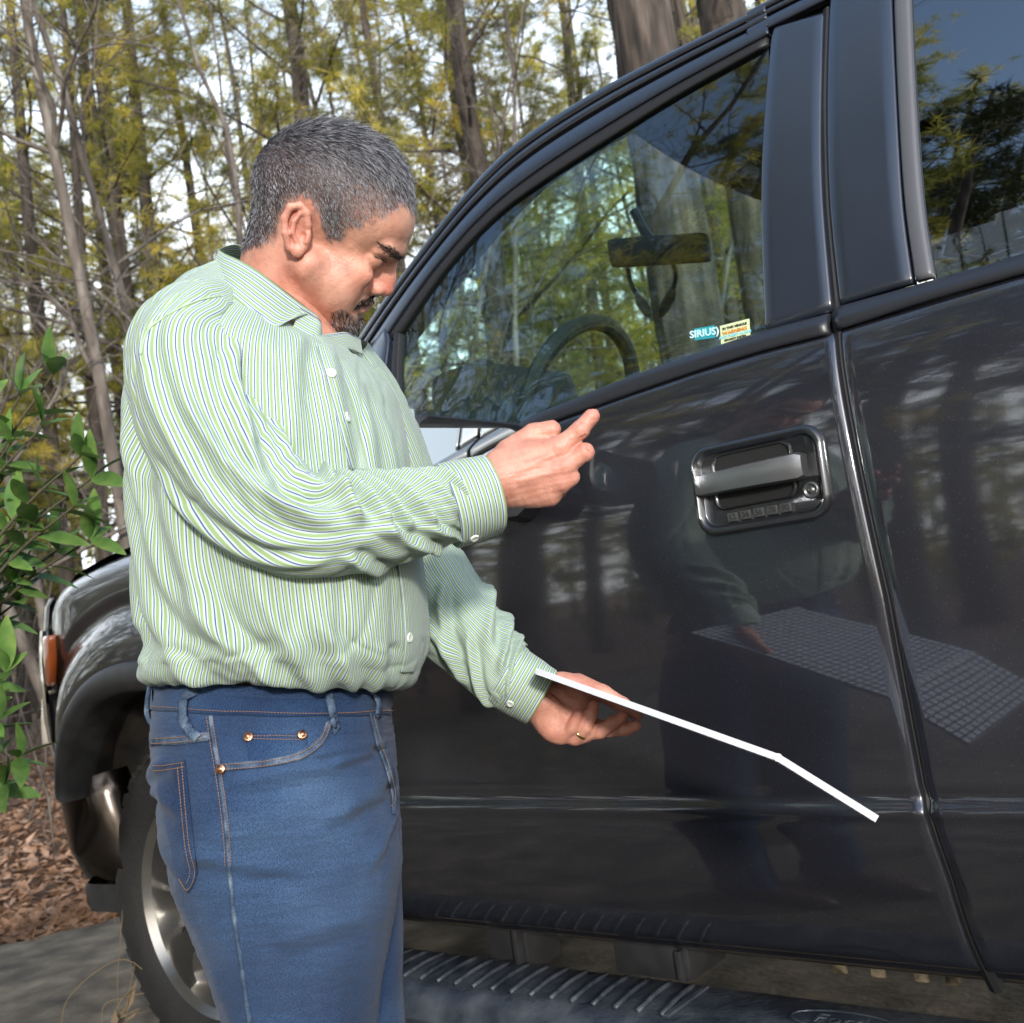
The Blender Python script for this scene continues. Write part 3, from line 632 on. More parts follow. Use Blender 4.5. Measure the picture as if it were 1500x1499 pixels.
foliage_mat('backlit_needles', [(.3,(.022,.032,.012)),(.6,(.05,.06,.02)),(.8,(.15,.12,.03))], .25, .9)  # backlight shade put into the needle colour, so these pines read as silhouettes
mat('pine_bark', ramp=[(.32,(.014,.011,.009)),(.48,(.036,.028,.022)),(.62,(.075,.058,.047)),(.8,(.12,.10,.085))], scale=14, detail=8, rough=.9, stretch=(1,1,.16), bump=1.0)
mat('grey_bark', ramp=[(.3,(.05,.042,.035)),(.55,(.12,.10,.085)),(.75,(.24,.22,.19))], scale=12, detail=5, rough=.9, stretch=(1,1,.3), bump=.5)
mat('leaf_litter', ramp=[(.25,(.055,.034,.022)),(.45,(.15,.085,.05)),(.6,(.24,.14,.085)),(.8,(.33,.22,.15))], scale=16, detail=8, rough=.95, bump=.8, bscale=60)
mat('dead_leaf', ramp=[(.25,(.10,.05,.028)),(.45,(.23,.125,.07)),(.62,(.34,.22,.15)),(.8,(.40,.30,.24))], scale=9, detail=3, rough=.8)
mat('pine_straw', ramp=[(.3,(.20,.085,.03)),(.6,(.38,.17,.06)),(.8,(.45,.25,.12))], scale=3, rough=.8)
mat('concrete', ramp=[(.25,(.035,.031,.025)),(.45,(.095,.078,.056)),(.62,(.17,.14,.10)),(.8,(.27,.23,.17))], scale=7, detail=9, rough=.9, bump=.5, bscale=45)
foliage_mat('leaf_green', [(.3,(.045,.10,.028)),(.48,(.10,.19,.045)),(.65,(.19,.27,.07)),(.85,(.30,.32,.09))], .22, 14, .33)
mat('twig', (.07,.06,.035), .8); mat('dry_stem', (.16,.115,.065), .8)

def az_pos(px, dist):
    r = ray(px, 1163-.1405*(px+1200)); q = r[:2]/np.linalg.norm(r[:2]); return CAMP[0]+q[0]*dist, CAMP[1]+q[1]*dist
# ground
gx = np.r_[-300, -120, -60, np.arange(-34, 14.1, 1.2), 60, 120, 300]; GX, GY = np.meshgrid(gx, gx, indexing='ij')
GZ = -.06+.05*vnoise(np.stack([GX, GY], -1)*.25, 3)*np.clip((np.hypot(GX, GY)-5)/5, 0, 1)
tag(mesh('forest_floor', np.stack([GX, GY, GZ], -1).reshape(-1,3), grid_faces(len(gx), len(gx)), 'leaf_litter'), kind='structure')
e0, e1 = on_z(-5,1386,0), on_z(168,1346,0); d_ = (e1-e0)/np.linalg.norm(e1-e0); ea, eb = e0-d_*4, e0+d_*3.4
pts = [ea[:2]]+[(e0+d_*s+np.array([.02*sin(9*s)+.012*sin(23*s),0,0]))[:2] for s in np.linspace(-3.6, 3.2, 60)]+[eb[:2], (9, 3.6), (9, -5.5), (-4,-5.5)]
MB().prism([(x, y, -.12) for x, y in pts], (0,0,.12)).build('driveway', 'concrete', smooth=False)['kind'] = 'structure'

def tubes_merge(segs, n=5):
    V, F, o = [], [], 0
    for P, r in segs:
        v, f = tube(P, r, n, False); V.append(v); F.append(np.array(f)+o); o += len(v)
    return np.concatenate(V), np.concatenate(F)
def needles(C, R, K, w, rng, droop=.0):
    "tufts of long thin blades round the centres C"
    n = len(C); d = rng.normal(size=(n, K, 3)); d /= np.linalg.norm(d, axis=-1, keepdims=True); d[..., 2] = d[..., 2]*.75-droop
    p = np.cross(d, rng.normal(size=(n, K, 3))); p /= np.linalg.norm(p, axis=-1, keepdims=True)
    L = R[:, None, None]*rng.uniform(.6, 1.1, (n, K, 1)); b = C[:, None]+d*L*.12; q = C[:, None]+d*L
    V = np.stack([b-p*w, b+p*w, q], 2).reshape(-1, 3); return V, np.arange(len(V)).reshape(-1, 3)
def limb(p, d, L, r, rng, bend=.25, up=.1, n=7):
    P = [np.array(p, float)]; d = np.array(d, float); d /= np.linalg.norm(d)
    for _ in range(n-1):
        d = d+rng.normal(size=3)*bend*.4+np.array([0,0,up*.15]); d /= np.linalg.norm(d); P.append(P[-1]+d*L/(n-1))
    return np.array(P), np.linspace(r, r*.25, n)
def pine_proto(seed, H=15, r0=.13, h0=3.2, mat_n='pine_needles', dens=1.0, blade=.0055, puff=.18, K=26):
    rng = np.random.default_rng(seed); zs = np.linspace(-.2, H, 16); w = np.cumsum(rng.normal(size=(16,2))*.05, 0)*np.linspace(.3,1,16)[:,None]; w -= w[0]
    P = np.c_[w, zs]; R = r0*(1-zs/H*.85)**.9; R[0] *= 1.35
    tv, tf = tube(P, R, 10, False); segs, C, S_ = [], [], []
    for z in np.arange(1.4, H-.3, .34):
        if rng.random() > .86: continue
        b = np.array([np.interp(z, zs, P[:,0]), np.interp(z, zs, P[:,1]), z]); a = rng.uniform(0, 2*pi); f = (z-h0)/(H-h0)
        if z < h0:                                              # dead snags
            if rng.random() < .7: segs.append(limb(b, (cos(a), sin(a), rng.uniform(-.3,.3)), rng.uniform(.4,1.6), .011, rng, .4, 0))
            continue
        L = (2.5*(1-f)**.8+.5)*rng.uniform(.6,1.15); Pl, Rl = limb(b, (cos(a), sin(a), .25+.5*f), L, .022*(1-f)+.008, rng, .3, -.1+.5*f, 8); segs.append((Pl, Rl))
        for _ in range(int((4+7*(1-f))*dens)):
            i = rng.integers(2, 7); s = Pl[i]+(Pl[i+1]-Pl[i])*rng.random(); dd = (Pl[i+1]-Pl[i]); dd = dd/np.linalg.norm(dd)+rng.normal(size=3)*.55; l2 = rng.uniform(.25,.75)
            q = limb(s, dd, l2, .006, rng, .3, .2, 4); segs.append(q)
            for k in range(4): C.append(q[0][-1]-(q[0][-1]-q[0][1])*k*.3+rng.normal(size=3)*.06); S_.append(puff*rng.uniform(.8,1.4))
        C.append(Pl[-1]); S_.append(puff)
    bv, bf = tubes_merge(segs, 4); nv, nf = needles(np.array(C), np.array(S_), K, blade, rng, .1)
    return (tv, np.array(tf)), (bv, bf), (nv, nf), mat_n
def oak_proto(seed, H=9, r0=.07, arch_=0):
    rng = np.random.default_rng(seed); segs = []
    tr = limb((0,0,-.15), (rng.normal()*.12, rng.normal()*.12, 1), H, r0, rng, .18, .25, 14); 
    def rec(P, R, lev):
        n = len(P)
        for _ in range({0:11, 1:6, 2:4}[lev]):
            i = rng.integers(3 if lev == 0 else 1, n-1); a = rng.normal(size=3); a[2] = abs(a[2])*.5; d = P[i]-P[i-1]; d = d/np.linalg.norm(d)*(.4 if lev == 0 else .8)+a/np.linalg.norm(a)
            L = {0:rng.uniform(1.6,4.0), 1:rng.uniform(.7,1.8), 2:rng.uniform(.3,.8)}[lev]; q = limb(P[i], d, L, R[i]*{0:.45,1:.5,2:.6}[lev]+.0015, rng, .5, .05, 8 if lev < 2 else 5); segs.append(q)
            if lev < 2: rec(*q, lev+1)
    rec(*tr, 0); tv, tf = tube(tr[0], tr[1], 9, False); bv, bf = tubes_merge(segs, 4); return (tv, np.array(tf)), (bv, bf), None, None
def shared(name, vf, m):
    o = mesh(name, vf[0], vf[1], m); me = o.data; bpy.data.objects.remove(o); return me
def protos(kind, gens, bark):
    L = []
    for tr, br, nd, mn in gens: L.append((shared('trunk', tr, bark), shared('branches', br, bark), shared('foliage', nd, mn) if nd else None))
    return L
PINES = protos('pine', [pine_proto(s, H=h, r0=r, h0=h0, dens=1.0) for s, h, r, h0 in ((1,15,.12,3.0),(2,13,.10,2.6),(3,17,.15,4.2),(4,12,.085,2.2),(5,16,.13,3.4))], 'pine_bark')
OAKS = protos('oak', [oak_proto(s, H=h, r0=r) for s, h, r in ((21,9,.045),(22,8,.032),(23,10,.055),(24,7,.028))], 'grey_bark')
BACKLIT = protos('dark', [pine_proto(41, 12, .16, 2.2, 'backlit_needles', 1.7, .008, .24, 24), pine_proto(42, 13, .18, 3.0, 'backlit_needles', 1.6, .008, .24, 24)], 'pine_bark')
TREE_N = [0]
def tree(P, x, y, s=1.0, rz=0, lean=(0,0), label='', group=None, name='pine_tree', cat='tree'):
    t = empty(name, (x, y, -.05)); t.scale = (s, s, s); t.rotation_euler = (lean[0], lean[1], rz); tag(t, label, cat, group)
    for me, nm in zip(P, ('trunk', 'branches', 'foliage')):
        if not me: continue
        o = bpy.data.objects.new(nm, me); COL.objects.link(o); o.parent = t
        if nm != 'trunk': o['kind'] = 'stuff'
    return t
GB = 'trees of the woods behind the truck'
def pt(px, d, k, s, rz, label, lean=(0,0), oak=False): tree((OAKS if oak else PINES)[k], *az_pos(px, d), s, rz, lean, label, GB, 'bare_tree' if oak else 'pine_tree')
# trees one can single out
pt(240, 14.0, 0, .95, .3, 'straight pine trunk just left of the man, the left one of a close pair')
pt(262, 15.5, 3, 1.2, 1.3, 'straight pine trunk just left of the man, the right one of a close pair')
pt(168, 13.0, 1, .92, 2.0, 'dark slim pine trunk running down to the shrub left of the man')
pt(530, 12.5, 2, 1.0, 4.0, "thick brown pine trunk rising directly above the man's head")
pt(690, 15.0, 3, 1.0, 5.0, "thin dark pine trunk close to the upper right of the man's head")
pt(655, 13.0, 4, .8, .9, "slim straight trunk right behind the man's forehead")
pt(800, 10.5, 4, 1.0, 2.6, 'greyish leaning pine trunk between the man and the truck roof', (0, .03))
for k, (px, d, o) in enumerate(((-140,7.5,1),(200,7.4,2),(300,9.0,0),(430,9.5,1),(620,10,3),(120,9.2,0),(-150,9,2))): pt(px, d, o, .9+.05*k, 1.7*k, ('bare twiggy tree leaning in from the left edge','bare tree with pale crooked limbs left of the man','bare tree spreading fine twigs above the man\'s shoulder','bare tree with thin limbs directly above the man','bare sapling between the man and the windscreen pillar','bare tree with long level limbs near the left edge','bare tree at the far left edge of the wood')[k], (0, -.05+.02*k), True)
def big_trunk(px, d, r, label, seed):
    rng = np.random.default_rng(seed); x, y = az_pos(px, d); t = tag(empty('pine_tree', (x, y, -.05)), label, 'tree', GB)
    n = 40; zs = np.linspace(-.1, 14, 60); a = np.arange(n)*2*pi/n; V = []
    for z in zs:
        rr_ = r*(1-z*.03)*(1+.045*np.sin(a*9+2*sin(z*2.1))+.035*np.sin(a*17+z*3.3)+.03*rng.normal(size=n)); V.append(np.stack([rr_*np.cos(a), rr_*np.sin(a), np.full(n, z)], -1))
    mesh('trunk', np.array(V).reshape(-1,3), grid_faces(60, n, True), 'pine_bark', t)
    segs = [limb((0,0,z), (cos(q), sin(q), .1), rng.uniform(.5,1.4), .02, rng, .4, 0) for z, q in zip(rng.uniform(2,9,7), rng.uniform(0,6.3,7))]
    mesh('branches', *tubes_merge(segs, 5), 'pine_bark', t)['kind'] = 'stuff'
big_trunk(1068, 7.6, .25, 'massive pine trunk with rough bark behind the truck roof', 61)
big_trunk(1190, 9.0, .22, 'second massive pine trunk partly hidden by the truck roof', 62)
big_trunk(790, 16.0, .20, 'stout dark trunk seen through the front side window of the truck', 63)
pt(860, 9.5, 0, .95, 1.0, 'bare grey tree with arching limbs between the big trunk and the man', (.04,.06), True)
pt(90, 8.0, 1, 1.05, 2.2, 'bare tree whose long thin branches sweep over the upper left corner', (0,-.1), True)
pt(380, 8.5, 2, .8, 4.4, 'bare tree spreading crooked twigs behind the man', (0,0), True)
pt(980, 11, 3, 1.2, .4, 'bare slim tree beside the massive pine trunk', (0,.05), True)
rng = np.random.default_rng(5)
for i in range(104):                                             # the rest of the wood
    d = rng.uniform(13, 30) if i < 46 or i > 92 else rng.uniform(26, 48); px = rng.uniform(-260, 1250) if i < 78 else rng.uniform(600, 1350); oak = rng.random() < .22
    P = (OAKS if oak else PINES); k = rng.integers(len(P)); s = rng.uniform(.75, 1.2)*(1.1 if oak else 1)
    where = 'above the shrub at the left' if px < 200 else 'behind the man' if px < 700 else 'seen through the front side window'; far_ = 'far' if d > 26 else 'nearer'
    pt(px, d, k, s, rng.uniform(0, 6.28), f'{far_} bare thin-limbed tree in the woods {where}' if oak else f'{far_} slender pine with yellow green needles {where}', (rng.normal()*.03, rng.normal()*.03), oak)
# far wood reading as one mass
segs, C, R_ = [], [], []
for i in range(230):
    d = rng.uniform(42, 85); x, y = az_pos(rng.uniform(-500, 1700), d); h = rng.uniform(9, 17); segs.append((np.array([(x,y,-.3),(x+rng.normal()*.2,y,h*.5),(x+rng.normal()*.4,y,h)]), np.array([.15,.10,.03])))
    for _ in range(26): z = rng.uniform(.08, 1); C.append((x+rng.normal()*1.3*(1.15-z), y+rng.normal()*1.3*(1.15-z), h*z)); R_.append(rng.uniform(.45,.9))
tag(mesh('far_woods', *tubes_merge(segs, 4), 'pine_bark'), kind='stuff')
tag(mesh('far_foliage', *needles(np.array(C), np.array(R_), 13, .05, rng), 'pine_needles'), kind='stuff')
# brush near the ground
segs = []
for i in range(420):
    d = rng.uniform(7, 26); x, y = az_pos(rng.uniform(-260, 1100), d); segs.append(limb((x,y,-.1), (rng.normal()*.25, rng.normal()*.25, 1), rng.uniform(.8,3.2), rng.uniform(.004,.014), rng, .35, .1, 7))
    for _ in range(3):
        P = segs[-1][0] if _ == 0 else P; j = rng.integers(2, 6); segs.append(limb(P[j], rng.normal(size=3)+np.array([0,0,.6]), rng.uniform(.3,1.1), .004, rng, .4, .1, 5))
tag(mesh('underbrush', *tubes_merge(segs, 3), 'grey_bark'), kind='stuff')
# woods on the photographer's side (they show in the paint and the glass)
GF = 'trees on the near side, mirrored in the truck'
for x, y, k, s in ((-5.6,-5.6,0,1.0),(-2.5,-7.0,1,.86),(-8.5,-6.0,1,1.1),(-.6,-9.5,0,.8),(-5.8,-11,1,1.2),(-1.6,-8.6,1,.8),(-2.5,-5.6,0,.85)):
    tree(BACKLIT[k], x, y, s, x*3, (0,0), 'dense pine coloured dark like a backlit silhouette, mirrored in the side of the truck', GF, 'pine_tree')
for x, y, k, s in ((-3.4,-4.7,1,.95),(-4.9,-4.0,0,.9),(-4.3,-6.0,4,.9),(-18,-6,2,1),(-20,-10,1,1.1),(-24,-5,4,1.1),(-16,-10,3,1.2),(-22,-2,0,1.2),(-12,-4.5,3,1.1),(-10.5,-6.2,2,.9),(-28,-9,1,1.3),(-7.0,-8.5,0,1),(-4.2,-9.5,2,1),(-10,-9,4,1),(-3.4,-14,3,1.2),(-8,-15,1,1.2),(-12,-13,2,1.1),(-1.5,-17,4,1.1),(.6,-16,0,1),(-14,-7,3,1.2),(-15,-3.5,0,1.1)):
    tree(PINES[k], x, y, s, x*2, (0,0), 'tall pine mirrored in the side of the truck', GF, 'pine_tree')
for x, y, k in ((-4.0,-6.2,0),(-6.6,-5.2,2),(-2.0,-7.2,3)): tree(OAKS[k], x, y, 1.0, y, (0,0), 'bare branching tree mirrored in the window of the truck', GF, 'bare_tree')
for x, y, k in ((-9,-2.6,0),(-7.2,-3.2,2),(-11,-3.8,1),(-13,-2.4,3),(-6.2,-3.6,1)): tree(OAKS[k], x, y, 1.05, y*3, (0,0), 'bare branching tree mirrored in the wing of the truck', GF, 'bare_tree')
segs, C, R_ = [], [], []
for i in range(150):
    a = rng.uniform(radians(165), radians(330)); d = rng.uniform(17, 40); x, y = d*cos(a), d*sin(a); h = rng.uniform(6, 12)*d/30; segs.append((np.array([(x,y,-.3),(x+.1,y,h*.5),(x+.2,y,h)]), np.array([.14,.10,.03])))
    for _ in range(24): z = rng.uniform(.02, .9); C.append((x+rng.normal()*1.5*(1.1-z), y+rng.normal()*1.5*(1.1-z), h*z)); R_.append(rng.uniform(.5,1.0))
tag(mesh('near_side_woods', *tubes_merge(segs, 4), 'pine_bark'), kind='stuff')
tag(mesh('near_side_foliage', *needles(np.array(C), np.array(R_), 13, .06, rng), 'pine_needles'), kind='stuff')
# fallen leaves and straw
def leaf_scatter(n, fpos, size, rng, mname, name):
    c = np.array([fpos() for _ in range(n)]); a = rng.uniform(0, 2*pi, n); tl = rng.normal(size=(n,2))*.35; s = size*rng.uniform(.5,1.3,n)
    ex = np.stack([np.cos(a), np.sin(a), tl[:,0]], -1); ey = np.stack([-np.sin(a), np.cos(a), tl[:,1]], -1); up = np.array([0,0,1.]); cu = rng.uniform(-.1,.5,n)[:,None]
    s = s[:,None]; pts = [c-ex*s, c-ex*s*.2+ey*s*.42+up*s*cu, c+ex*s+up*s*cu*.6, c-ex*s*.1-ey*s*.42+up*s*cu, c]
    V = np.stack(pts, 1).reshape(-1,3); i = np.arange(n)[:,None]*5; F = np.stack([np.c_[i,i+1,i+4], np.c_[i+1,i+2,i+4], np.c_[i+2,i+3,i+4], np.c_[i+3,i,i+4]], 1).reshape(-1,3)
    return tag(mesh(name, V, F, mname, smooth=False), kind='stuff')
def litter():
    while True:
        d = 3.6+13*rng.random()**1.7; x, y = az_pos(rng.uniform(-280, 560), d); 
        q = np.array([x, y, 0])-e0; side = q[0]*d_[1]-q[1]*d_[0]
        if side < .02+.05*rng.random(): return (x, y, -.045+.05*rng.random()*min(1, max(.2, -side)))
leaf_scatter(15000, litter, .042, rng, 'dead_leaf', 'fallen_leaves')
def straw_pos():
    s = rng.uniform(-1.5, 3.3); o = abs(rng.normal())*.25-.05; return e0+d_*s+np.array([-o*d_[1]*1.0, o*d_[0], 0])*1.0+np.array([0,0,.004+.02*rng.random()])
n = 2600; c = np.array([straw_pos() for _ in range(n)]); c[:,0] = np.where(rng.random(n) < .5, c[:,0], c[:,0]-rng.random(n)*.5); a = rng.uniform(0,2*pi,n); ex = np.stack([np.cos(a), np.sin(a), rng.normal(size=n)*.12], -1)*rng.uniform(.04,.11,n)[:,None]; ey = np.stack([-np.sin(a), np.cos(a), 0*a], -1)*.0014
V = np.stack([c-ex-ey, c-ex+ey, c+ex+ey, c+ex-ey], 1).reshape(-1,3); tag(mesh('pine_straw', V, np.arange(4*n).reshape(-1,4), 'pine_straw', smooth=False), kind='stuff')
# dry weeds by the front wheel
for k, (pp, d) in enumerate((([(176,1499),(172,1440),(180,1330),(182,1275)],2.75),([(90,1499),(110,1450),(180,1405),(232,1450),(240,1499)],2.7),([(185,1499),(190,1450),(205,1380)],2.72),([(150,1480),(180,1462),(228,1452)],2.72),([(165,1499),(175,1470),(200,1440)],2.7))):
    P = np.array([at(x, y, d) for x, y in pp]); P[:,2] = np.maximum(P[:,2], .01); b = P[0].copy(); P = np.r_[[[b[0],b[1],0]], P]; wd = tag(empty('dry_weed', tuple(b)), 'dry stem lying in front of the front wheel on the driveway', 'weed', 'dry weeds by the wheel')
    v, f = tube(spline(P, 24)-b, .0013, 5); mesh('stem', v, f, 'dry_stem', wd)
    if k in (2, 4):
        for j in range(4):
            q = spline(P, 24)[6+2*j]-b; dd = rng.normal(size=3)*.03; nn = np.array([.004,.008,0]); mesh('blade', [q, q+dd*.5+nn, q+dd*1.6, q+dd*.5-nn], [(0,1,2,3)], 'dry_stem', wd, False)
# ---- evergreen shrub on the left
shrub = tag(empty('leafy_shrub', tuple(on_z(-260,1500,0)*np.array([1,1,0]))), 'evergreen shrub with long glossy leaves at the left edge of the photo', 'shrub')
SB = np.array(shrub.location)
def leaf_mesh(seed, L=.088, W=.032):
    r = np.random.default_rng(seed); V, F = [], []; n = 9; cv = r.uniform(.1,.55)
    for i, s in enumerate(np.linspace(0, 1, n)):
        w = W*.5*(sin(pi*min(1,s*.96+.02))**.8)*(1-.15*s); z = -cv*L*s*s*.35
        V += [(s*L, -w, z+w*.35), (s*L, 0, z), (s*L, w, z+w*.35)]
    for i in range(n-1):
        b = i*3; F += [(b,b+1,b+4,b+3),(b+1,b+2,b+5,b+4)]
    o = mesh('leaf', V, F, 'leaf_green'); me = o.data; bpy.data.objects.remove(o); return me
LM = [leaf_mesh(s, *p) for s, p in enumerate(((.092,.034),(.10,.036),(.080,.030),(.088,.036)))]
tips = [((78, 548), 2.0), ((30, 580), 2.05), ((62, 625), 1.95), ((15, 650), 2.0), ((118, 668), 1.9), ((135, 700), 1.92), ((60, 715), 1.98), ((108, 742), 1.92), ((132, 790), 2.0), ((30, 770), 2.0), ((85, 805), 2.1), ((20, 850), 2.05), ((26, 880), 2.1), ((-7, 925), 2.1), ((8, 985), 2.0), ((28, 1110), 2.0), ((-7, 1060), 2.0), ((6, 1150), 2.0), ((-27, 900), 2.1), ((5, 700), 2.05), ((-42, 1050), 2.0), ((-30, 600), 2.0), ((-40, 800), 2.0), ((-52, 1180), 2.0)]
segs = []; base = SB+np.array([0,0,0])
for (pp, d) in tips:
    tp = at(*pp, d); st = at(-120+rng.normal()*30, 1210-.55*(1210-pp[1])+60, d+.1); P = spline(np.array([base, base*.45+st*.55+rng.normal(size=3)*.05, st, st*.4+tp*.6+np.array([0,0,.03]), tp]), 22); segs.append((P-SB, np.linspace(.007,.0020,22)))
    nl = rng.integers(10, 13)
    for k in range(nl):
        i = 21-int(k*.85) if k > 3 else 21; q = P[i]-SB; T = P[min(i+1,21)]-P[max(i-1,0)]; T = T/np.linalg.norm(T); a = k*2.4+rng.random(); u = np.cross(T, [0,0,1.]); u /= np.linalg.norm(u); w = np.cross(u, T)
        dr = T*(.65 if k < 4 else .45)+(u*cos(a)+w*sin(a))*.8+np.array([0,0,.12]); dr /= np.linalg.norm(dr); nz = np.array([0,0,1.])+rng.normal(size=3)*.35-FWD*.35; yv = np.cross(nz, dr); yv /= np.linalg.norm(yv); zv = np.cross(dr, yv)
        lf = bpy.data.objects.new('leaf', LM[rng.integers(4)]); COL.objects.link(lf); lf.parent = shrub; s = rng.uniform(.65,1.15)*(.8 if k < 2 else 1)
        lf.matrix_local = Matrix(((dr[0]*s,yv[0]*s,zv[0]*s,q[0]),(dr[1]*s,yv[1]*s,zv[1]*s,q[1]),(dr[2]*s,yv[2]*s,zv[2]*s,q[2]),(0,0,0,1)))
mesh('stems', *tubes_merge(segs, 6), 'twig', shrub)
# ================================================================== THE MAN
from mathutils.bvhtree import BVHTree
man = tag(empty('person', tuple(at(420,1180,1.27)*np.array([1,1,0]))), 'man in a green striped shirt and blue jeans looking down beside the truck', 'person')
MO = np.array(man.location)
class Frame:
    "sculpting frame: px across, px down, px towards the photographer's side, at one real scale"
    def __init__(s, x0, y0, d, yaw=0):
        r = ray(x0, y0); s.o = CAMP+r*d; s.k = d/FPX; s.x0, s.y0 = x0, y0
        s.ez = -r/np.linalg.norm(r); ey = UPV-s.ez*(UPV@s.ez); s.ey = ey/np.linalg.norm(ey); s.ex = np.cross(s.ey, s.ez); s.c, s.s = cos(radians(yaw)), sin(radians(yaw))
    def W(s, P):
        P = np.asarray(P, float); a = P[..., 0]-s.x0; b = P[..., 1]-s.y0; w = P[..., 2]
        X = a*s.c-w*s.s; Z = a*s.s+w*s.c
        return s.o+s.k*(X[..., None]*s.ex-b[..., None]*s.ey+Z[..., None]*s.ez)
    def px(s, P): return s.x0+(P[..., 0]-s.x0)*s.c-P[..., 2]*s.s, P[..., 1]
def orient(V, F):
    a, b, c = V[F[:,0]], V[F[:,1]], V[F[:,2]]; return F if (np.cross(b-a, c-a)*(a-V.mean(0))).sum() > 0 else F[:, ::-1]
def sculpt(fn, lo, hi, h):
    ax = [np.arange(l, u+h, h) for l, u in zip(lo, hi)]; P = np.stack(np.meshgrid(*ax, indexing='ij'), -1).astype(np.float32)
    return surf_nets(fn(P), np.array(lo, float), h)
HF = Frame(490, 330, 1.30, 14)
def M_(x, y, w=0.0): return np.array([490+(x-490+HF.s*w)/HF.c, y, w])      # photo position -> head coordinates
def head_sdf(P):
    Q = P.copy(); Q[..., 2] = np.abs(Q[..., 2])
    d = ell(Q, (488,284,0), (118,97,88), rot_xy(9))                              # skull
    d = smin(d, ell(Q, (548,322,0), (58,52,70), rot_xy(20)), 22)                # forehead
    d = smin(d, ell(Q, (510,382,0), (49,66,61), rot_xy(14)), 16)                # face
    d = smin(d, rcone(Q, (584,362,8), (576,361,42), 12.5, 11), 12)              # brow
    d = smin(d, ell(Q, (533,395,43), (24,17,15), rot_xy(15)), 16)               # cheekbone
    d = smin(d, ell(Q, (506,418,40), (31,32,28)), 16)                           # cheek
    d = smin(d, rcone(Q, (468,388,64), (502,460,22), 26, 24), 22)               # jaw
    d = smin(d, ell(Q, (523,434,0), (23,22,31)), 12)                            # mouth mound
    d = smin(d, ell(Q, M_(511,465), (19,20,25)), 12)                            # chin
    d = smin(d, rcone(Q, (450,430,0), (490,472,0), 54, 24), 22)                 # soft throat
    d = smin(d, rcone(Q, (430,350,0), (400,500,0), 67, 80), 24)                 # neck
    d = smax(d, -ell(Q, (571,381,31), (16,11,17)), 9)                           # eye socket
    d = smin(d, rcone(Q, (563,380,0), (552,412,0), 14, 17), 8)                  # root of the nose
    d = smin(d, rcone(Q, M_(574,378), M_(569,404), 7, 9.5), 8)                  # nose bridge
    d = smin(d, rcone(Q, M_(568,403), M_(564.5,417), 10.5, 12.5), 7)            # nose tip
    d = smin(d, ell(Q, (556,419,12.5), (12,8.5,8)), 5)                          # nostril wing
    d = smax(d, -ell(Q, (557,428,7), (6,4,3.5)), 3)                             # nostril
    d = smax(d, -rcone(Q, (541,412,24), (519,440,36), 2.5, 2.5), 7)             # smile fold
    d = smin(d, ell(Q, (553.5,374.5,33), (16,15,16)), 3)                        # lids over the eyeball
    d = smax(d, -rcone(Q, (575,379,20), (560,370,50), .8, .8), 2.2)             # lid slit
    d = smin(d, rcone(Q, (573,371,22), (562,364,47), 4.5, 4), 6)                # upper lid fold
    d = smax(d, -rcone(Q, (577,396,24), (556,392,47), 1.3, 1.3), 5)             # pouch under the eye
    d = smin(d, ell(Q, (539,441.5,0), (8,5.5,21)), 4)                           # upper lip
    d = smin(d, ell(Q, (533,450.5,0), (8,5.2,18)), 4)                           # lower lip
    d = smax(d, -rcone(Q, (550,446,0), (524,445,27), 1.1, 1.0), 2.5)            # mouth line
    d = smax(d, -ell(Q, (532,459.5,0), (5,3.5,16)), 6)                            # under the lip
    d = smax(d, -ell(Q, (522,345,92), (20,24,14)), 20)                          # temple
    # ear
    Q = (Q-np.array([461,338,88],np.float32))/np.float32(.90)+np.array([459,338,88],np.float32)
    e = ell(Q, (459,338,88), (20,36,9), rot_xy(-6))
    e = smax(e, -ell(Q, (464,344,99), (12,22,9)), 5)
    hel = [(462,352,92),(446,366,96),(442,344,101),(441,322,102),(450,305,101),(464,302,97),(474,313,93),(475,330,90)]
    for a, b in zip(hel[1:], hel[2:]): e = smin(e, rcone(Q, a, b, 5.4, 5.2), 4.5)
    e = smin(e, ell(Q, (458,370,94), (10.5,11,7)), 5)                              # lobe
    for a, b in zip([(458,358,95),(452,342,98),(455,326,98),(464,314,96)], [(452,342,98),(455,326,98),(464,314,96),(470,312,94)]): e = smin(e, rcone(Q, a, b, 4, 3.6), 3)
    e = smin(e, rcone(Q, (474,345,90), (472,356,92), 5, 4), 3)                     # tragus
    e = smax(e, -ell(Q, (466,347,95), (6,8,8)), 2.5)
    d = smin(d, e*.9, 4); Q = P
    return d+.12*np.sin(Q[..., 0]*.31+Q[..., 1]*.17)*np.sin(Q[..., 1]*.23-Q[..., 2]*.2)
hv, hf = sculpt(head_sdf, (336,172,-118), (640,560,118), 1.8)
hpx, hpy = HF.px(np.c_[hv[:, :2], np.abs(hv[:, 2])])          # as seen on the near side
HAIR = [(350,372),(398,358),(412,322),(424,300),(443,291),(460,300),(470,325),(482,352),(497,352),(506,334),(545,327),(566,307),(584,296),(597,303),(607,316),(660,300),(660,140),(330,140),(330,372)]
GOAT = [(484,452),(500,446),(510,452),(520,460),(534,463),(534,468),(524,490),(490,492),(484,470)]
_j = np.stack([4.5*vnoise(hv*.16, 201)+2.5*vnoise(hv*.5, 203), 4.5*vnoise(hv*.16, 202)+2.5*vnoise(hv*.5, 204)])
hairm = in_poly(hpx+_j[0], hpy+_j[1], HAIR) & ~((np.abs(hv[:,2]) > 88) & (((hpx-436)/21)**2+((hpy-338)/40)**2 < 1))
goat = in_poly(hpx, hpy, GOAT) & (hv[:,0] > 486)
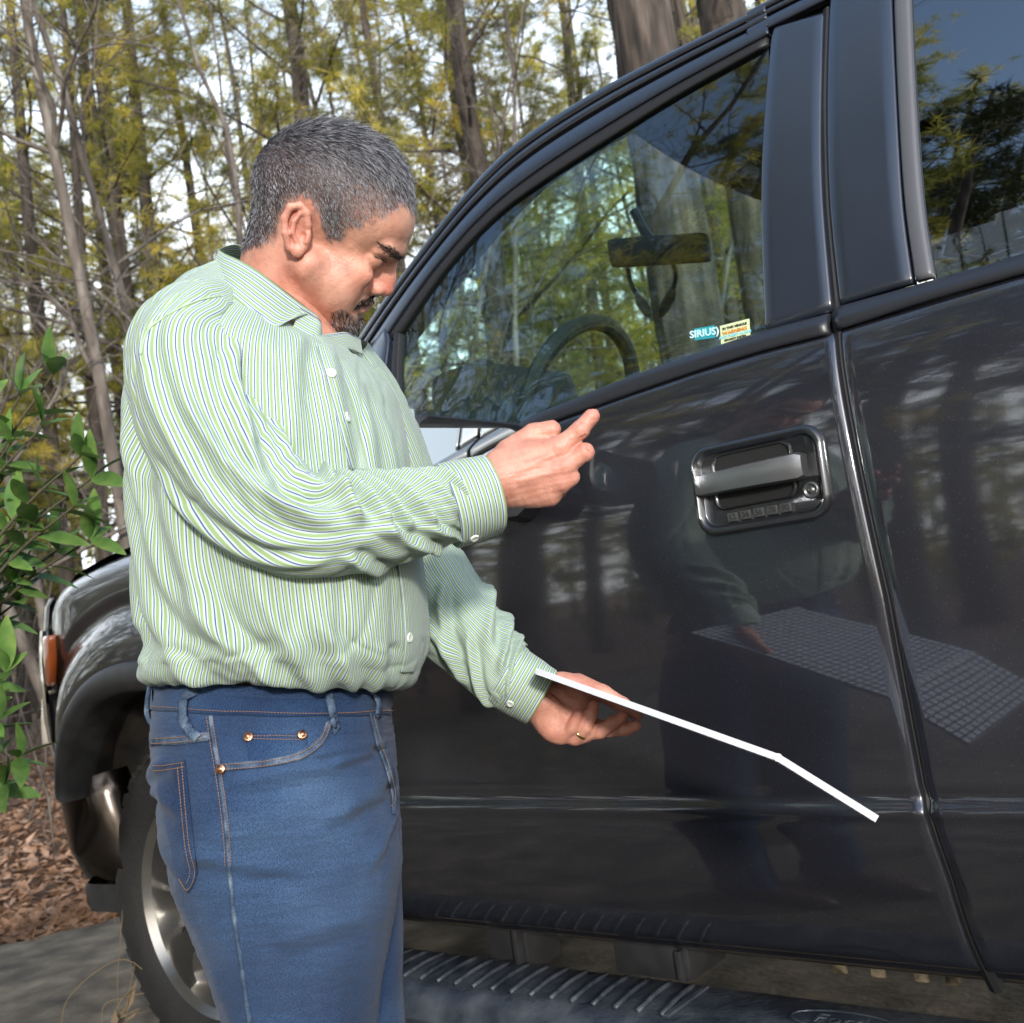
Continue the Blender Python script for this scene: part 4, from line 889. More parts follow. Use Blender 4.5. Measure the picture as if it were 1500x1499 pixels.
def seg_d(P, pts):
    d = np.full(len(P), 1e9)
    for a, b in zip(pts, pts[1:]): d = np.minimum(d, rcone(P, a, b, 0, 0))
    return d
HVa = np.c_[hv[:, :2], np.abs(hv[:, 2])]
mous_l = [(552,434,2),(547,436,14),(535,438,24),(523,445,31)]
mous = (seg_d(HVa, mous_l) < 6.0)
skin = np.tile(np.array([.60,.325,.235]), (len(hv), 1))
def blend(mask, col, a=1.0):
    w = (np.clip(mask, 0, 1)*a)[:, None]; skin[:] = skin*(1-w)+np.array(col)*w
g = lambda c, r: np.exp(-(((HVa-np.array(c))/r)**2).sum(1))
blend(g((572,414,4), (22,22,22)), (.64,.22,.17), .75); blend(g((458,340,96), (34,46,30)), (.64,.28,.215), .75); blend(g((540,402,48), (34,28,40)), (.66,.27,.20), .55)
blend(g((430,420,60), (60,50,60)), (.66,.27,.20), .4)
st = in_poly(hpx, hpy, [(478,368),(500,372),(524,420),(560,428),(556,446),(535,470),(500,500),(452,470),(440,410)]); blend(st*1.0, (.40,.25,.19), .30)
blend((seg_d(HVa, [(541,441,0),(532,442,20)]) < 7)*1.0, (.58,.22,.18), .6); blend((seg_d(HVa, [(534,450,0),(528,450,18)]) < 6)*1.0, (.60,.24,.20), .7)
blend(goat*1.0, (.20,.13,.10), .6); blend(mous*1.0, (.10,.06,.05), .7)
hd_ = np.clip(np.hypot(hpx-540, hpy-318)/55, 0, 1); _sm = np.zeros(len(hv)); _r = np.random.default_rng(8)
for _ in range(16): _q = _r.normal(size=2)*5; _sm += (in_poly(hpx+_j[0]+_q[0], hpy+_j[1]+_q[1], HAIR) & ~((np.abs(hv[:,2]) > 88) & (((hpx-436)/21)**2+((hpy-338)/40)**2 < 1)))/16.
blend(_sm*(.40+.60*hd_), (.055,.048,.05), .93)
blend((seg_d(HVa, [(574,379,20),(560,370,50)]) < 3.2)*1.0, (.30,.14,.10), .6)
brow = in_poly(hpx, hpy, [(552,352),(566,354),(580,363),(590,372),(586,379),(574,372),(562,363),(552,358)]) & (hv[:,0] > 555); blend(brow*1.0, (.16,.10,.08), .6)
body_V, body_F, body_C = [HF.W(hv)], [orient(HF.W(hv), hf)], [skin]
HEADV = HF.W(hv); HEADF = body_F[0]
# ---- right hand (near side): back of the hand to the camera, forefinger pointing
RF = Frame(790, 690, 1.19)
def rhand(P):
    d = rcone(P, (690,718,-2), (735,702,-2), 35, 35); d = smin(d, rcone(P, (735,700,-4), (770,693,-3), 34, 30), 20)
    for a, b, ra, rb in (((738,676,-2),(820,656,6),21,16.5),((738,694,3),(826,684,11),21,16),((738,710,3),(822,707,8),21,15.5),((742,724,-2),(806,727,0),19,15)): d = smin(d, rcone(P, a, b, ra, rb), 14)
    d = smin(d, ell(P, (780,694,-4), (44,46,22)), 14)
    for (x, y, w, r) in ((821,656,12,8),(827,684,17,7.5),(823,708,14,7)): d = smin(d, ell(P, (x,y,w), (r*1.2,r,r)), 8)   # knuckles
    f = rcone(P, (820,656,6), (849,631,6), 15.5, 13); f = smin(f, rcone(P, (849,631,6), (867,610,2), 13, 11.5), 5); f = smin(f, ell(P, (850,631,9), (11,11,11)), 5); d = smin(d, f, 8)
    f = rcone(P, (826,684,8), (856,663,12), 15, 13.2); f = smin(f, rcone(P, (856,663,12), (846,664,-20), 13, 11.5), 5); f = smin(f, rcone(P, (846,664,-20), (826,672,-32), 11.5, 10.5), 5); d = smin(d, f, 5)
    f = rcone(P, (822,708,6), (836,699,5), 14, 12.5); f = smin(f, rcone(P, (836,699,5), (836,697,-24), 12.5, 11), 4); d = smin(d, f, 5)
    f = rcone(P, (806,727,-2), (818,718,-6), 13, 11.5); f = smin(f, rcone(P, (818,718,-6), (822,712,-28), 11.5, 10), 4); d = smin(d, f, 5)
    f = rcone(P, (745,662,-16), (782,636,-20), 20, 16.5); f = smin(f, rcone(P, (782,636,-20), (808,629,-16), 16, 14), 5); d = smin(d, f, 10)
    for a, b in (((760,690,27),(815,664,19)),((764,704,28),(815,690,22))): d = smin(d, rcone(P, a, b, 3.0, 2.0), 8)   # tendons
    d = d+.28*np.sin(P[..., 0]*.33+P[..., 1]*.3+1.5*np.sin(P[..., 1]*.09))*np.sin(P[..., 1]*.41-P[..., 0]*.17)
    for a, b in (((849,619,16),(856,640,16)),((845,618,16),(851,641,16)),((850,649,24),(865,668,24))): d = smax(d, -rcone(P, a, b, 1.2, 1.2), 2.5)   # skin creases
    return d
# ---- left hand: palm up, fingers curled under the sheet
LF = Frame(850, 1040, 1.43)
def lhand(P):
    d = rcone(P, (760,1008,-4), (795,1030,-4), 31, 31); d = smin(d, ell(P, (822,1043,-6), (42,44,19), rot_xy(35)), 16)
    d = smin(d, ell(P, (812,1066,2), (26,20,17), rot_xy(40)), 12); d = smin(d, ell(P, (842,1008,-14), (40,19,18), rot_xy(24)), 12); d = smin(d, ell(P, (846,1072,-6), (26,18,13)), 10)
    d = smax(d, -rcone(P, (800,1010,14), (852,1042,14), 2.5, 3), 10)
    def fin(d, pts, rs, k=4):
        f = None
        for a, b, ra, rb in zip(pts, pts[1:], rs, rs[1:]): c = rcone(P, a, b, ra, rb); f = c if f is None else smin(f, c, 3.5)
        return smin(d, f, k)
    d = fin(d, [(822,1078,0),(838,1066,12),(848,1046,17)], [11.5,9.8,8.0])
    d = fin(d, [(842,1080,-2),(858,1064,9),(866,1046,14),(869,1034,13)], [12,10.8,9.6,8.2])
    d = fin(d, [(850,1074,-6),(878,1070,3),(898,1058,9),(911,1049,10)], [12.5,11.2,10,8.3])
    d = fin(d, [(858,1060,-16),(892,1068,-10),(915,1067,-4),(931,1062,0)], [12,11,10,8.2])
    d = fin(d, [(846,1002,-22),(884,1016,-22),(912,1032,-18),(933,1046,-14)], [16,13,11.5,9])
    return d+.12*np.sin(P[..., 0]*.5+P[..., 1]*.3)*np.sin(P[..., 1]*.55)
SK = np.array([.60,.30,.22])
for fn, fr, lo, hi, h in ((rhand, RF, (655,600,-56), (884,764,56), 1.5), (lhand, LF, (728,966,-50), (950,1104,44), 1.4)):
    v, f = sculpt(fn, lo, hi, h); w = fr.W(v); body_V.append(w); body_F.append(orient(w, f)); c = np.tile(SK, (len(v), 1))
    kn = np.zeros(len(v))
    pts = ((821,656,10),(827,684,14),(823,708,10),(849,631,8),(858,662,14),(812,628,-16),(868,608,4)) if fr is RF else ((848,1046,16),(869,1034,13),(911,1049,10),(931,1062,0),(812,1066,8),(842,1008,-8))
    for p in pts: kn = np.maximum(kn, np.exp(-(((v-np.array(p))/13)**2).sum(1)))
    body_C.append(c*(1-.55*kn[:, None])+np.array([.66,.24,.19])*.55*kn[:, None])
# ---- hidden under the clothes: trunk, arms, legs
def W3(*p): return at(*p)-0
bp = [(W3(410,580,1.30),W3(400,800,1.28),.10,.125),(W3(400,800,1.28),W3(405,1060,1.28),.125,.12),(W3(310,535,1.18),W3(450,580,1.42),.05,.05),
      (W3(300,530,1.18),W3(425,765,1.10),.045,.036),(W3(425,765,1.10),W3(700,718,1.185),.036,.024),(W3(480,560,1.43),W3(600,850,1.50),.055,.042),(W3(600,850,1.51),W3(770,1010,1.44),.036,.022),
      (W3(415,1120,1.22),W3(450,1560,1.2),.085,.06),(W3(450,1560,1.2),W3(530,2120,1.2),.055,.035),(W3(440,1120,1.38),W3(500,1560,1.39),.085,.06),(W3(500,1560,1.39),W3(565,2020,1.4),.055,.035),(W3(405,480,1.30),W3(405,580,1.30),.055,.08)]
def core(P):
    d = None
    for a, b, ra, rb in bp: c = rcone(P, a, b, ra, rb); d = c if d is None else smin(d, c, .03)
    return d
allp = np.array([q for b in bp for q in b[:2]]); lo, hi = allp.min(0)-.16, allp.max(0)+.16
v, f = sculpt(core, lo, hi, .014); body_V.append(v); body_F.append(orient(v, f)); body_C.append(np.tile(SK, (len(v), 1)))
o_ = np.cumsum([0]+[len(v) for v in body_V[:-1]])
def skin_mat():
    m = mat('skin', (.6,.32,.23), .46, spec=.45, sss=.10, bump=.13, scale=330, detail=3); N, L = m.node_tree.nodes, m.node_tree.links; p = N['Principled BSDF']
    a = N.new('ShaderNodeAttribute'); a.attribute_name = 'tint'; tc = N.new('ShaderNodeTexCoord'); n = N.new('ShaderNodeTexNoise'); n.inputs['Scale'].default_value = 55; n.inputs['Detail'].default_value = 5; L.new(tc.outputs['Object'], n.inputs[0])
    r = N.new('ShaderNodeValToRGB'); r.color_ramp.elements[0].position = .3; r.color_ramp.elements[0].color = (.80,.68,.66,1); r.color_ramp.elements[1].position = .7; r.color_ramp.elements[1].color = (1.08,1.06,1.05,1); L.new(n.outputs[0], r.inputs[0])
    mx = N.new('ShaderNodeMix'); mx.data_type = 'RGBA'; mx.blend_type = 'MULTIPLY'; mx.inputs[0].default_value = 1; L.new(a.outputs['Color'], mx.inputs[6]); L.new(r.outputs[0], mx.inputs[7]); L.new(mx.outputs[2], p.inputs['Base Color'])
skin_mat()
body = mesh('body', np.concatenate(body_V)-MO, np.concatenate([f+k for f, k in zip(body_F, o_)]), 'skin', man, attrs={'tint': np.concatenate(body_C)})
# ---- hair
def attr_mat(name, rough=.5, spec=.4):
    m = mat(name, rough=rough, spec=spec); N, L = m.node_tree.nodes, m.node_tree.links; a = N.new('ShaderNodeAttribute'); a.attribute_name = 'tint'; L.new(a.outputs['Color'], N['Principled BSDF'].inputs['Base Color']); return m
attr_mat('hair', .42, .35)
hn = np.zeros_like(hv); fc_ = hf; a_, b_, c_, d4 = (hv[fc_[:, k]] for k in range(4)); nn = np.cross(c_-a_, d4-b_)
for k in range(4): np.add.at(hn, fc_[:, k], nn)
hn /= np.linalg.norm(hn, axis=1)[:, None]+1e-9
if ((hv-np.array([488,300,0]))*hn).sum() < 0: hn = -hn
def strands(name, idx, n, length, flow, width, grey, rng, segs=3, lift=.5, curl=.25, parent=man, dark=(.018,.018,.023), light=(.36,.365,.40)):
    i = rng.choice(idx, n); P = hv[i]+rng.normal(size=(n,3))*.9; Nn = hn[i]; Fl = flow(hv[i]); Fl = Fl-Nn*(Fl*Nn).sum(1)[:,None]; Fl /= np.linalg.norm(Fl, axis=1)[:,None]+1e-9
    L = length(hv[i])*rng.uniform(.6,1.2,n); D = Fl+Nn*lift*rng.uniform(.5,1.3,n)[:,None]+rng.normal(size=(n,3))*curl; D /= np.linalg.norm(D, axis=1)[:,None]
    pts = [P-Nn*.8]; 
    for s in range(segs): D = D+Fl*.25+rng.normal(size=(n,3))*.10-Nn*.10; D /= np.linalg.norm(D, axis=1)[:,None]; pts.append(pts[-1]+D*(L/segs)[:,None])
    side = np.cross(D, rng.normal(size=(n,3))); side /= np.linalg.norm(side, axis=1)[:,None]; V = []
    for s, p in enumerate(pts): w = width*(1-.75*s/segs); V += [p-side*w, p+side*w]
    V = np.stack(V, 1); m = 2*(segs+1); base = np.arange(n)[:,None]*m; F = np.concatenate([np.c_[base+2*s, base+2*s+1, base+2*s+3, base+2*s+2] for s in range(segs)])
    gq = grey(hv[i]); isg = rng.random(n) < gq; c = np.where(isg[:,None], np.array(light)*rng.uniform(.55,1.1,n)[:,None], np.array(dark)*rng.uniform(.6,2.0,n)[:,None]); C = np.repeat(c, m, 0)
    return tag(mesh(name, HF.W(V.reshape(-1,3))-MO, F, 'hair', parent, attrs={'tint': C}), kind='stuff')
rng = np.random.default_rng(3)
def hflow(p):
    t = np.clip((300-p[:,1])/110, 0, 1)[:,None]; up = np.array([1.0,-.05,0])*t+np.array([.35,.9,0])*(1-t); up = up+np.stack([0*p[:,0], 0*p[:,0]+.2, np.sign(p[:,2])*.15], -1); return up
def hlen(p): return 7+15*np.clip((262-p[:,1]+(p[:,0]-480)*.28)/75, 0, 1)**1.2
def hgrey(p): return np.clip(.50+.32*np.exp(-(((p[:,0]-515)/55)**2+((p[:,1]-300)/52)**2))-.12*(p[:,0] < 410)+.05*np.sin(p[:,0]*.2), .1, .8)
hi_ = np.where(hairm & (hv[:,1] < 385))[0]; px_, py_ = hpx[hi_], hpy[hi_]
edge = np.clip(np.minimum(np.hypot(px_-548, py_-328)/26, 1), .15, 1); keep = rng.random(len(hi_)) < edge
strands('hair', hi_[keep], 84000, hlen, hflow, .31, hgrey, rng, 3, .42, .28)
strands('goatee', np.where(goat)[0], 1500, lambda p: 8+0*p[:,0], lambda p: np.tile([.15,1,0], (len(p),1)), .55, lambda p: np.clip((p[:,1]-452)/40, .08, .55), rng, 2, .5, .35, dark=(.02,.013,.01))
strands('moustache', np.where(mous)[0], 1500, lambda p: 6+0*p[:,0], lambda p: np.stack([-.5+0*p[:,0], .5+0*p[:,0], np.sign(p[:,2])*.7], -1), .55, lambda p: .05+0*p[:,0], rng, 2, .35, .25, dark=(.012,.008,.006))
brow = in_poly(hpx, hpy, [(552,352),(566,354),(580,363),(590,372),(586,379),(574,372),(562,363),(552,358)]) & (hv[:,0] > 555)
strands('eyebrow', np.where(brow)[0], 1100, lambda p: 8+0*p[:,0], lambda p: np.stack([-.35+0*p[:,0], -.15+0*p[:,0], np.sign(p[:,2])*.8], -1), .5, lambda p: .04+0*p[:,0], rng, 2, .3, .2, dark=(.012,.009,.008))
mat('eye', (.16,.12,.10), .25, spec=.4); mat('iris', (.03,.02,.015), .1)
ev = []
for s in (1, -1):
    v, f = lathe([(12.4*sin(a), 12.4*cos(a)) for a in np.linspace(0, pi, 14)], (553.5,374.5,33*s), (1,0,0), 20); mesh('eyeball', HF.W(v)-MO, orient(HF.W(v), f), 'eye', man)
    v, f = lathe([(6.5*sin(a), 6.5*.35*cos(a)) for a in np.linspace(0, pi/2, 6)], (565.0,378,31*s), (.94,.30,-.1*s), 16); mesh('iris', HF.W(v)-MO, f, 'iris', man)
    lsh = spline(np.array([(571.5,378.5,22*s),(570.3,376.5,33*s),(566,373.8,42*s),(560.5,371.2,48*s)]), 10); v, f = tube(HF.W(lsh)-MO, np.linspace(.0011,.0007,10), 6); mesh('eyelash', v, f, 'iris', man)
# ---- cloth
PITCH_S = .0068
def shirt_mat(name, axis=0):
    m = mat(name, rough=.75, spec=.25, sheen=.15); N, L = m.node_tree.nodes, m.node_tree.links; p = N['Principled BSDF']; uv = N.new('ShaderNodeUVMap'); uv.uv_map = 'UVMap'; sp = N.new('ShaderNodeSeparateXYZ'); L.new(uv.outputs[0], sp.inputs[0])
    md = N.new('ShaderNodeMath'); md.operation = 'MULTIPLY'; md.inputs[1].default_value = 1/PITCH_S; L.new(sp.outputs[axis], md.inputs[0]); fr = N.new('ShaderNodeMath'); fr.operation = 'FRACT'; L.new(md.outputs[0], fr.inputs[0])
    r = N.new('ShaderNodeValToRGB'); L.new(fr.outputs[0], r.inputs[0]); e = r.color_ramp.elements; W, G, B = (.52,.61,.54,1), (.28,.39,.19,1), (.055,.075,.32,1)
    e[0].position = 0; e[0].color = G; e[1].position = .40; e[1].color = G
    for q, c in ((.43,W),(.58,W),(.61,B),(.735,B),(.765,W),(.96,W)): k = e.new(q); k.color = c
    L.new(r.outputs[0], p.inputs['Base Color']); tc = N.new('ShaderNodeTexCoord'); n = N.new('ShaderNodeTexNoise'); n.inputs['Scale'].default_value = 900; n.inputs['Detail'].default_value = 1; L.new(tc.outputs['Object'], n.inputs[0]); b = N.new('ShaderNodeBump'); b.inputs['Strength'].default_value = .15; b.inputs['Distance'].default_value = .002; L.new(n.outputs[0], b.inputs['Height']); L.new(b.outputs[0], p.inputs['Normal'])
    return m
shirt_mat('shirt_cloth', 0); mat('button', (.72,.76,.70), .3, spec=.5)
def ridge(x): return np.exp(-x*x)
def fold(U, V, u0, v0, u1, v1, w, a, soft=1.0):
    "a crease running from (u0,v0) to (u1,v1): raised on one side, sunk on the other"
    d = np.array([u1-u0, v1-v0]); L = np.hypot(*d); d /= L; t = ((U-u0)*d[0]+(V-v0)*d[1])/L; s = -(U-u0)*d[1]+(V-v0)*d[0]
    e = np.clip(np.minimum(t+.12, 1.12-t)/.22, 0, 1); e = e*e*(3-2*e); return a*e*(ridge(s/w)-.75*ridge((s-1.6*w)/(w*1.1)))
def crinkle(X, seed, w=.13):
    "thin sunken lines where a smooth noise passes zero: sharp cloth creases"
    return -np.exp(-(vnoise(X, seed)/w)**2)
class Loft:
    "cloth tube through rings given by their two outer points on the photo and a depth"
    def __init__(s, rows, nu, nv, ex=2.25):
        R = spline(np.array(rows, float), nu); s.nu, s.nv = nu, nv; ph = np.arange(nv)*2*pi/nv; L = []
        for xl, yl, xr, yr, dc, hd in R:
            A, B = at(xl, yl, dc), at(xr, yr, dc); c = (A+B)/2; e = (B-A)/2; q = (c-CAMP)/np.linalg.norm(c-CAMP); q = q-e*(q@e)/(e@e); q /= np.linalg.norm(q)
            k = (np.abs(np.cos(ph))**ex+np.abs(np.sin(ph))**ex)**(-1/ex); L.append(c+e*(np.cos(ph)*k)[:,None]-q*hd*(np.sin(ph)*k)[:,None])
        s.P = np.array(L); s.V, s.U = np.meshgrid(np.linspace(0,1,nu), ph/(2*pi), indexing='ij')
    def normals(s):
        du = np.roll(s.P, -1, 1)-np.roll(s.P, 1, 1); dv = np.gradient(s.P, axis=0); n = np.cross(du, dv); n /= np.linalg.norm(n, axis=-1)[...,None]+1e-9
        c = s.P.mean(1, keepdims=True); return n if ((s.P-c)*n).sum() > 0 else -n
    def push(s, d): s.P = s.P+s.normals()*d[...,None]; return s
    def build(s, name, m, parent, circ, along=False, cap=False):
        P = np.concatenate([s.P, s.P[:, :1]], 1); ds = np.linalg.norm(np.diff(P, axis=1), axis=-1); k5 = np.ones(9)/9
        tot = ds.sum(1, keepdims=True); U = np.concatenate([np.zeros((s.nu,1)), np.cumsum(ds, 1)/tot], 1); n = max(1, round(float(np.median(tot))/PITCH_S))
        U = np.stack([np.convolve(np.pad(U[:,c], 20, 'edge'), np.ones(41)/41, 'valid') for c in range(U.shape[1])], 1)
        seg = np.linalg.norm(np.diff(s.P, axis=0), axis=-1).mean(1); al = np.r_[0, np.cumsum(seg)][:,None]+0*U
        uv = np.stack([al if along else U*n*PITCH_S, U*n*PITCH_S if along else al], -1); f = grid_faces(s.nu, s.nv+1); o = mesh(name, P.reshape(-1,3)-MO, orient(P.reshape(-1,3), f), m, parent, uv=uv.reshape(-1,2)); s.o = o; return o
TR = [(330, 378, 490, 502, 1.3, 0.068),(300, 394, 524, 519, 1.3, 0.112),(276, 416, 549, 540, 1.3, 0.155),(248, 455, 568, 566, 1.295, 0.19),(226, 515, 583, 600, 1.295, 0.2),(212, 590, 597, 650, 1.29, 0.205),(208, 670, 607, 720, 1.29, 0.205),(211, 750, 617, 790, 1.285, 0.21),(220, 830, 626, 862, 1.285, 0.215),(232, 905, 629, 925, 1.285, 0.215),(239, 945, 627, 955, 1.285, 0.21),(226, 970, 620, 978, 1.285, 0.205),(224, 992, 609, 998, 1.285, 0.192),(240, 1001, 588, 1008, 1.285, 0.172),(248, 992, 574, 1002, 1.285, 0.16)]
T = Loft(TR, 300, 300); U, V = T.U, T.V
rngf = np.random.default_rng(9)
hem = np.clip((V-.60)/.30, 0, 1)*np.clip((1.0-V)/.06, 0, 1)
d = .0016*vnoise(np.stack([U*14, V*5], -1), 1)+.0045*vnoise(np.stack([np.cos(U*2*pi)*2.0+V*1.5, np.sin(U*2*pi)*2.0, V*5], -1), 2)
d += hem*(.0030*vnoise(np.stack([U*26+.6*np.sin(V*9), V*2.2], -1), 4)+.0022*vnoise(np.stack([U*55, V*3], -1), 5))
d += .004*np.clip((V-.80)/.08, 0, 1)*np.clip((.97-V)/.05, 0, 1)
for (u0, v0, u1, v1, w, a) in ((.34,.36,.27,.80,.014,.008),(.40,.34,.34,.62,.012,.009),(.42,.44,.33,.72,.012,.008),(.44,.30,.36,.46,.012,.008),(.30,.62,.21,.90,.012,.009),(.24,.58,.17,.92,.011,.008),(.18,.64,.13,.92,.010,.007),(.38,.60,.30,.90,.013,.009),(.44,.55,.40,.80,.012,.008),(.12,.70,.10,.93,.010,.006),
                                (.13,.16,.14,.42,.010,.006),(.17,.14,.19,.40,.012,.007),(.09,.22,.11,.50,.010,.006),(.06,.28,.07,.55,.010,.005),(.46,.40,.43,.52,.010,.006),(.47,.52,.42,.66,.010,.006)): d += fold(U, V, u0, v0, u1, v1, w, a)
d = d*.8+.0022*crinkle(np.stack([np.cos(U*6.283)*2.6+V*2, np.sin(U*6.283)*2.6, V*3.2], -1), 71)+.0013*crinkle(np.stack([np.cos(U*6.283)*5-V*3, np.sin(U*6.283)*5, V*6], -1), 72, .16)
T.push(d); shirt = T.build('shirt', 'shirt_cloth', man, 1.15)
def sleeve(rows, nu, nv, name, circ, folds, seed, amp=1.0):
    C = spline(np.array([r[:2] for r in rows], float), nu); dd = spline(np.array([[r[2], r[3]] for r in rows], float), nu)
    P = np.array([at(x, y, q) for (x, y), (q, _) in zip(C, dd)]); rad = dd[:,1]*dd[:,0]/FPX; Tn, Uu, Vv = frames(P)
    # keep angle 0 facing the photographer
    q = (CAMP-P); q /= np.linalg.norm(q, axis=1)[:,None]; Uu = q-Tn*(q*Tn).sum(1)[:,None]; Uu /= np.linalg.norm(Uu, axis=1)[:,None]; Vv = np.cross(Tn, Uu)
    L = Loft.__new__(Loft); L.nu, L.nv = nu, nv; ph = np.arange(nv)*2*pi/nv
    L.P = P[:,None]+rad[:,None,None]*(np.cos(ph)[None,:,None]*Uu[:,None]+np.sin(ph)[None,:,None]*Vv[:,None]); L.V, L.U = np.meshgrid(np.linspace(0,1,nu), ph/(2*pi), indexing='ij')
    d = amp*(.0028*vnoise(np.stack([np.cos(L.U*2*pi)*1.6, np.sin(L.U*2*pi)*1.6, L.V*7+.8*np.sin(L.U*2*pi)], -1), seed)+.0012*vnoise(np.stack([np.cos(L.U*2*pi)*3, np.sin(L.U*2*pi)*3, L.V*22], -1), seed+1))
    d += amp*(.0022*crinkle(np.stack([np.cos(L.U*6.283)*1.3+L.V*2, np.sin(L.U*6.283)*1.3, L.V*5], -1), seed+40)+.0014*crinkle(np.stack([np.cos(L.U*6.283)*2.2, np.sin(L.U*6.283)*2.2-L.V*3, L.V*11], -1), seed+41, .15))
    for (u0, v0, u1, v1, w, a) in folds:
        for k in (-1, 0, 1): d += fold(L.U, L.V, u0+k, v0, u1+k, v1, w, a)
    L.push(d); L.build(name, 'shirt_cloth', shirt, circ); return L
# near sleeve; u: 0 faces the camera, .25 / .75 the two edges
SR = [(322,440,1.20,40),(292,470,1.17,66),(272,515,1.14,84),(284,580,1.12,92),(312,645,1.105,94),(350,706,1.095,94),(398,752,1.085,90),(450,772,1.085,80),(505,770,1.10,72),(560,763,1.125,68),(612,752,1.15,62),(648,744,1.17,56),(668,738,1.18,52)]
NSL = sleeve(SR, 300, 160, 'sleeve', .52, [
 (-.16,.16,-.02,.60,.022,.010),(.10,.18,.06,.56,.020,.008),(.02,.30,-.06,.62,.016,.007),(-.24,.30,-.10,.66,.018,.009),(.20,.36,.10,.60,.018,.007),
 (-.34,.585,-.02,.66,.016,.016),(-.36,.625,.02,.715,.014,.013),(-.34,.665,.04,.76,.013,.011),(-.32,.71,.06,.82,.013,.010),(-.30,.76,.02,.88,.012,.009),(-.30,.82,.0,.93,.012,.008),(-.2,.87,.12,.95,.011,.006),(.02,.70,.22,.86,.014,.008),(.10,.64,.26,.74,.014,.008),(.06,.80,.2,.95,.012,.006)], 31)
FR = [(470,540,1.43,80),(520,620,1.46,84),(570,740,1.50,82),(600,820,1.51,78),(640,880,1.49,72),(690,936,1.46,63),(735,982,1.44,54),(752,994,1.438,48)]
FSL = sleeve(FR, 220, 120, 'sleeve', .5, [(-.30,.62,-.05,.78,.018,.010),(-.05,.60,.18,.80,.018,.009),(-.30,.72,.0,.88,.016,.009),(.0,.74,.22,.92,.015,.008),(-.25,.82,.1,.96,.014,.007),(.05,.5,.1,.75,.02,.008)], 51)
def cuff(rows, circ, nm='cuff'):
    nu, nv = 40, 120; C = spline(np.array([r[:2] for r in rows], float), nu); dd = spline(np.array([[r[2], r[3]] for r in rows], float), nu); P = np.array([at(x, y, q) for (x, y), (q, _) in zip(C, dd)]); rad = dd[:,1]*dd[:,0]/FPX
    Tn = np.tile((P[-1]-P[0])/np.linalg.norm(P[-1]-P[0]), (nu,1)); q = CAMP-P; Uu = q-Tn*(q*Tn).sum(1)[:,None]; Uu /= np.linalg.norm(Uu, axis=1)[:,None]; Vv = np.cross(Tn, Uu); ph = np.arange(nv)*2*pi/nv
    L = Loft.__new__(Loft); L.nu, L.nv = nu, nv; sq = 1+.05*np.cos(2*ph+.6)
    L.P = P[:,None]+rad[:,None,None]*((np.cos(ph)*sq)[None,:,None]*Uu[:,None]+(np.sin(ph)*sq)[None,:,None]*Vv[:,None]); L.V, L.U = np.meshgrid(np.linspace(0,1,nu), ph/(2*pi), indexing='ij'); L.push(.0012*vnoise(np.stack([np.cos(L.U*6.28)*2, np.sin(L.U*6.28)*2, L.V*2], -1), 8))
    # turned edges: roll the cloth inwards at both ends
    n = L.normals(); ax = Tn[0]; L.P = np.concatenate([L.P[:1]-n[:1]*.004, L.P[:1]-n[:1]*.0008-ax*.0012, L.P, L.P[-1:]-n[-1:]*.0008+ax*.0012, L.P[-1:]-n[-1:]*.003, L.P[-1:]-n[-1:]*.003-ax*.03]); L.nu += 5; L.V, L.U = np.meshgrid(np.linspace(0,1,L.nu), ph/(2*pi), indexing='ij')
    L.build(nm, 'shirt_cloth', shirt, circ, along=True); return L
CU1 = cuff([(655,742,1.176,66),(690,732,1.183,64),(719,723,1.19,61)], .33)
CU2 = cuff([(738,988,1.438,50),(768,1006,1.436,49),(793,1021,1.434,47)], .30)
# projecting onto built surfaces
def bvh(*objs):
    V, F, o = [], [], 0
    for ob in objs:
        Mw = np.array([v.co[:] for v in ob.data.vertices])+(MO if ob.parent else 0); V.append(Mw); F += [[i+o for i in p.vertices] for p in ob.data.polygons]; o += len(Mw)
    return BVHTree.FromPolygons([tuple(v) for v in np.concatenate(V)], F)
def hit(tree_, x, y, off=.0012):
    r = ray(x, y); r = r/np.linalg.norm(r); h = tree_.ray_cast(Vector(CAMP), Vector(r))
    if h[0] is None: return None
    n = np.array(h[1]); n = n if n@r < 0 else -n; return np.array(h[0])+n*off, n
def path_on(tree_, pts, n, off):
    S_ = spline(np.array(pts, float), n); H = [hit(tree_, x, y, off) for x, y in S_]; return np.array([h[0] for h in H if h is not None]), np.array([h[1] for h in H if h is not None])
sb = bvh(shirt, *shirt.children); sb0 = bvh(shirt)
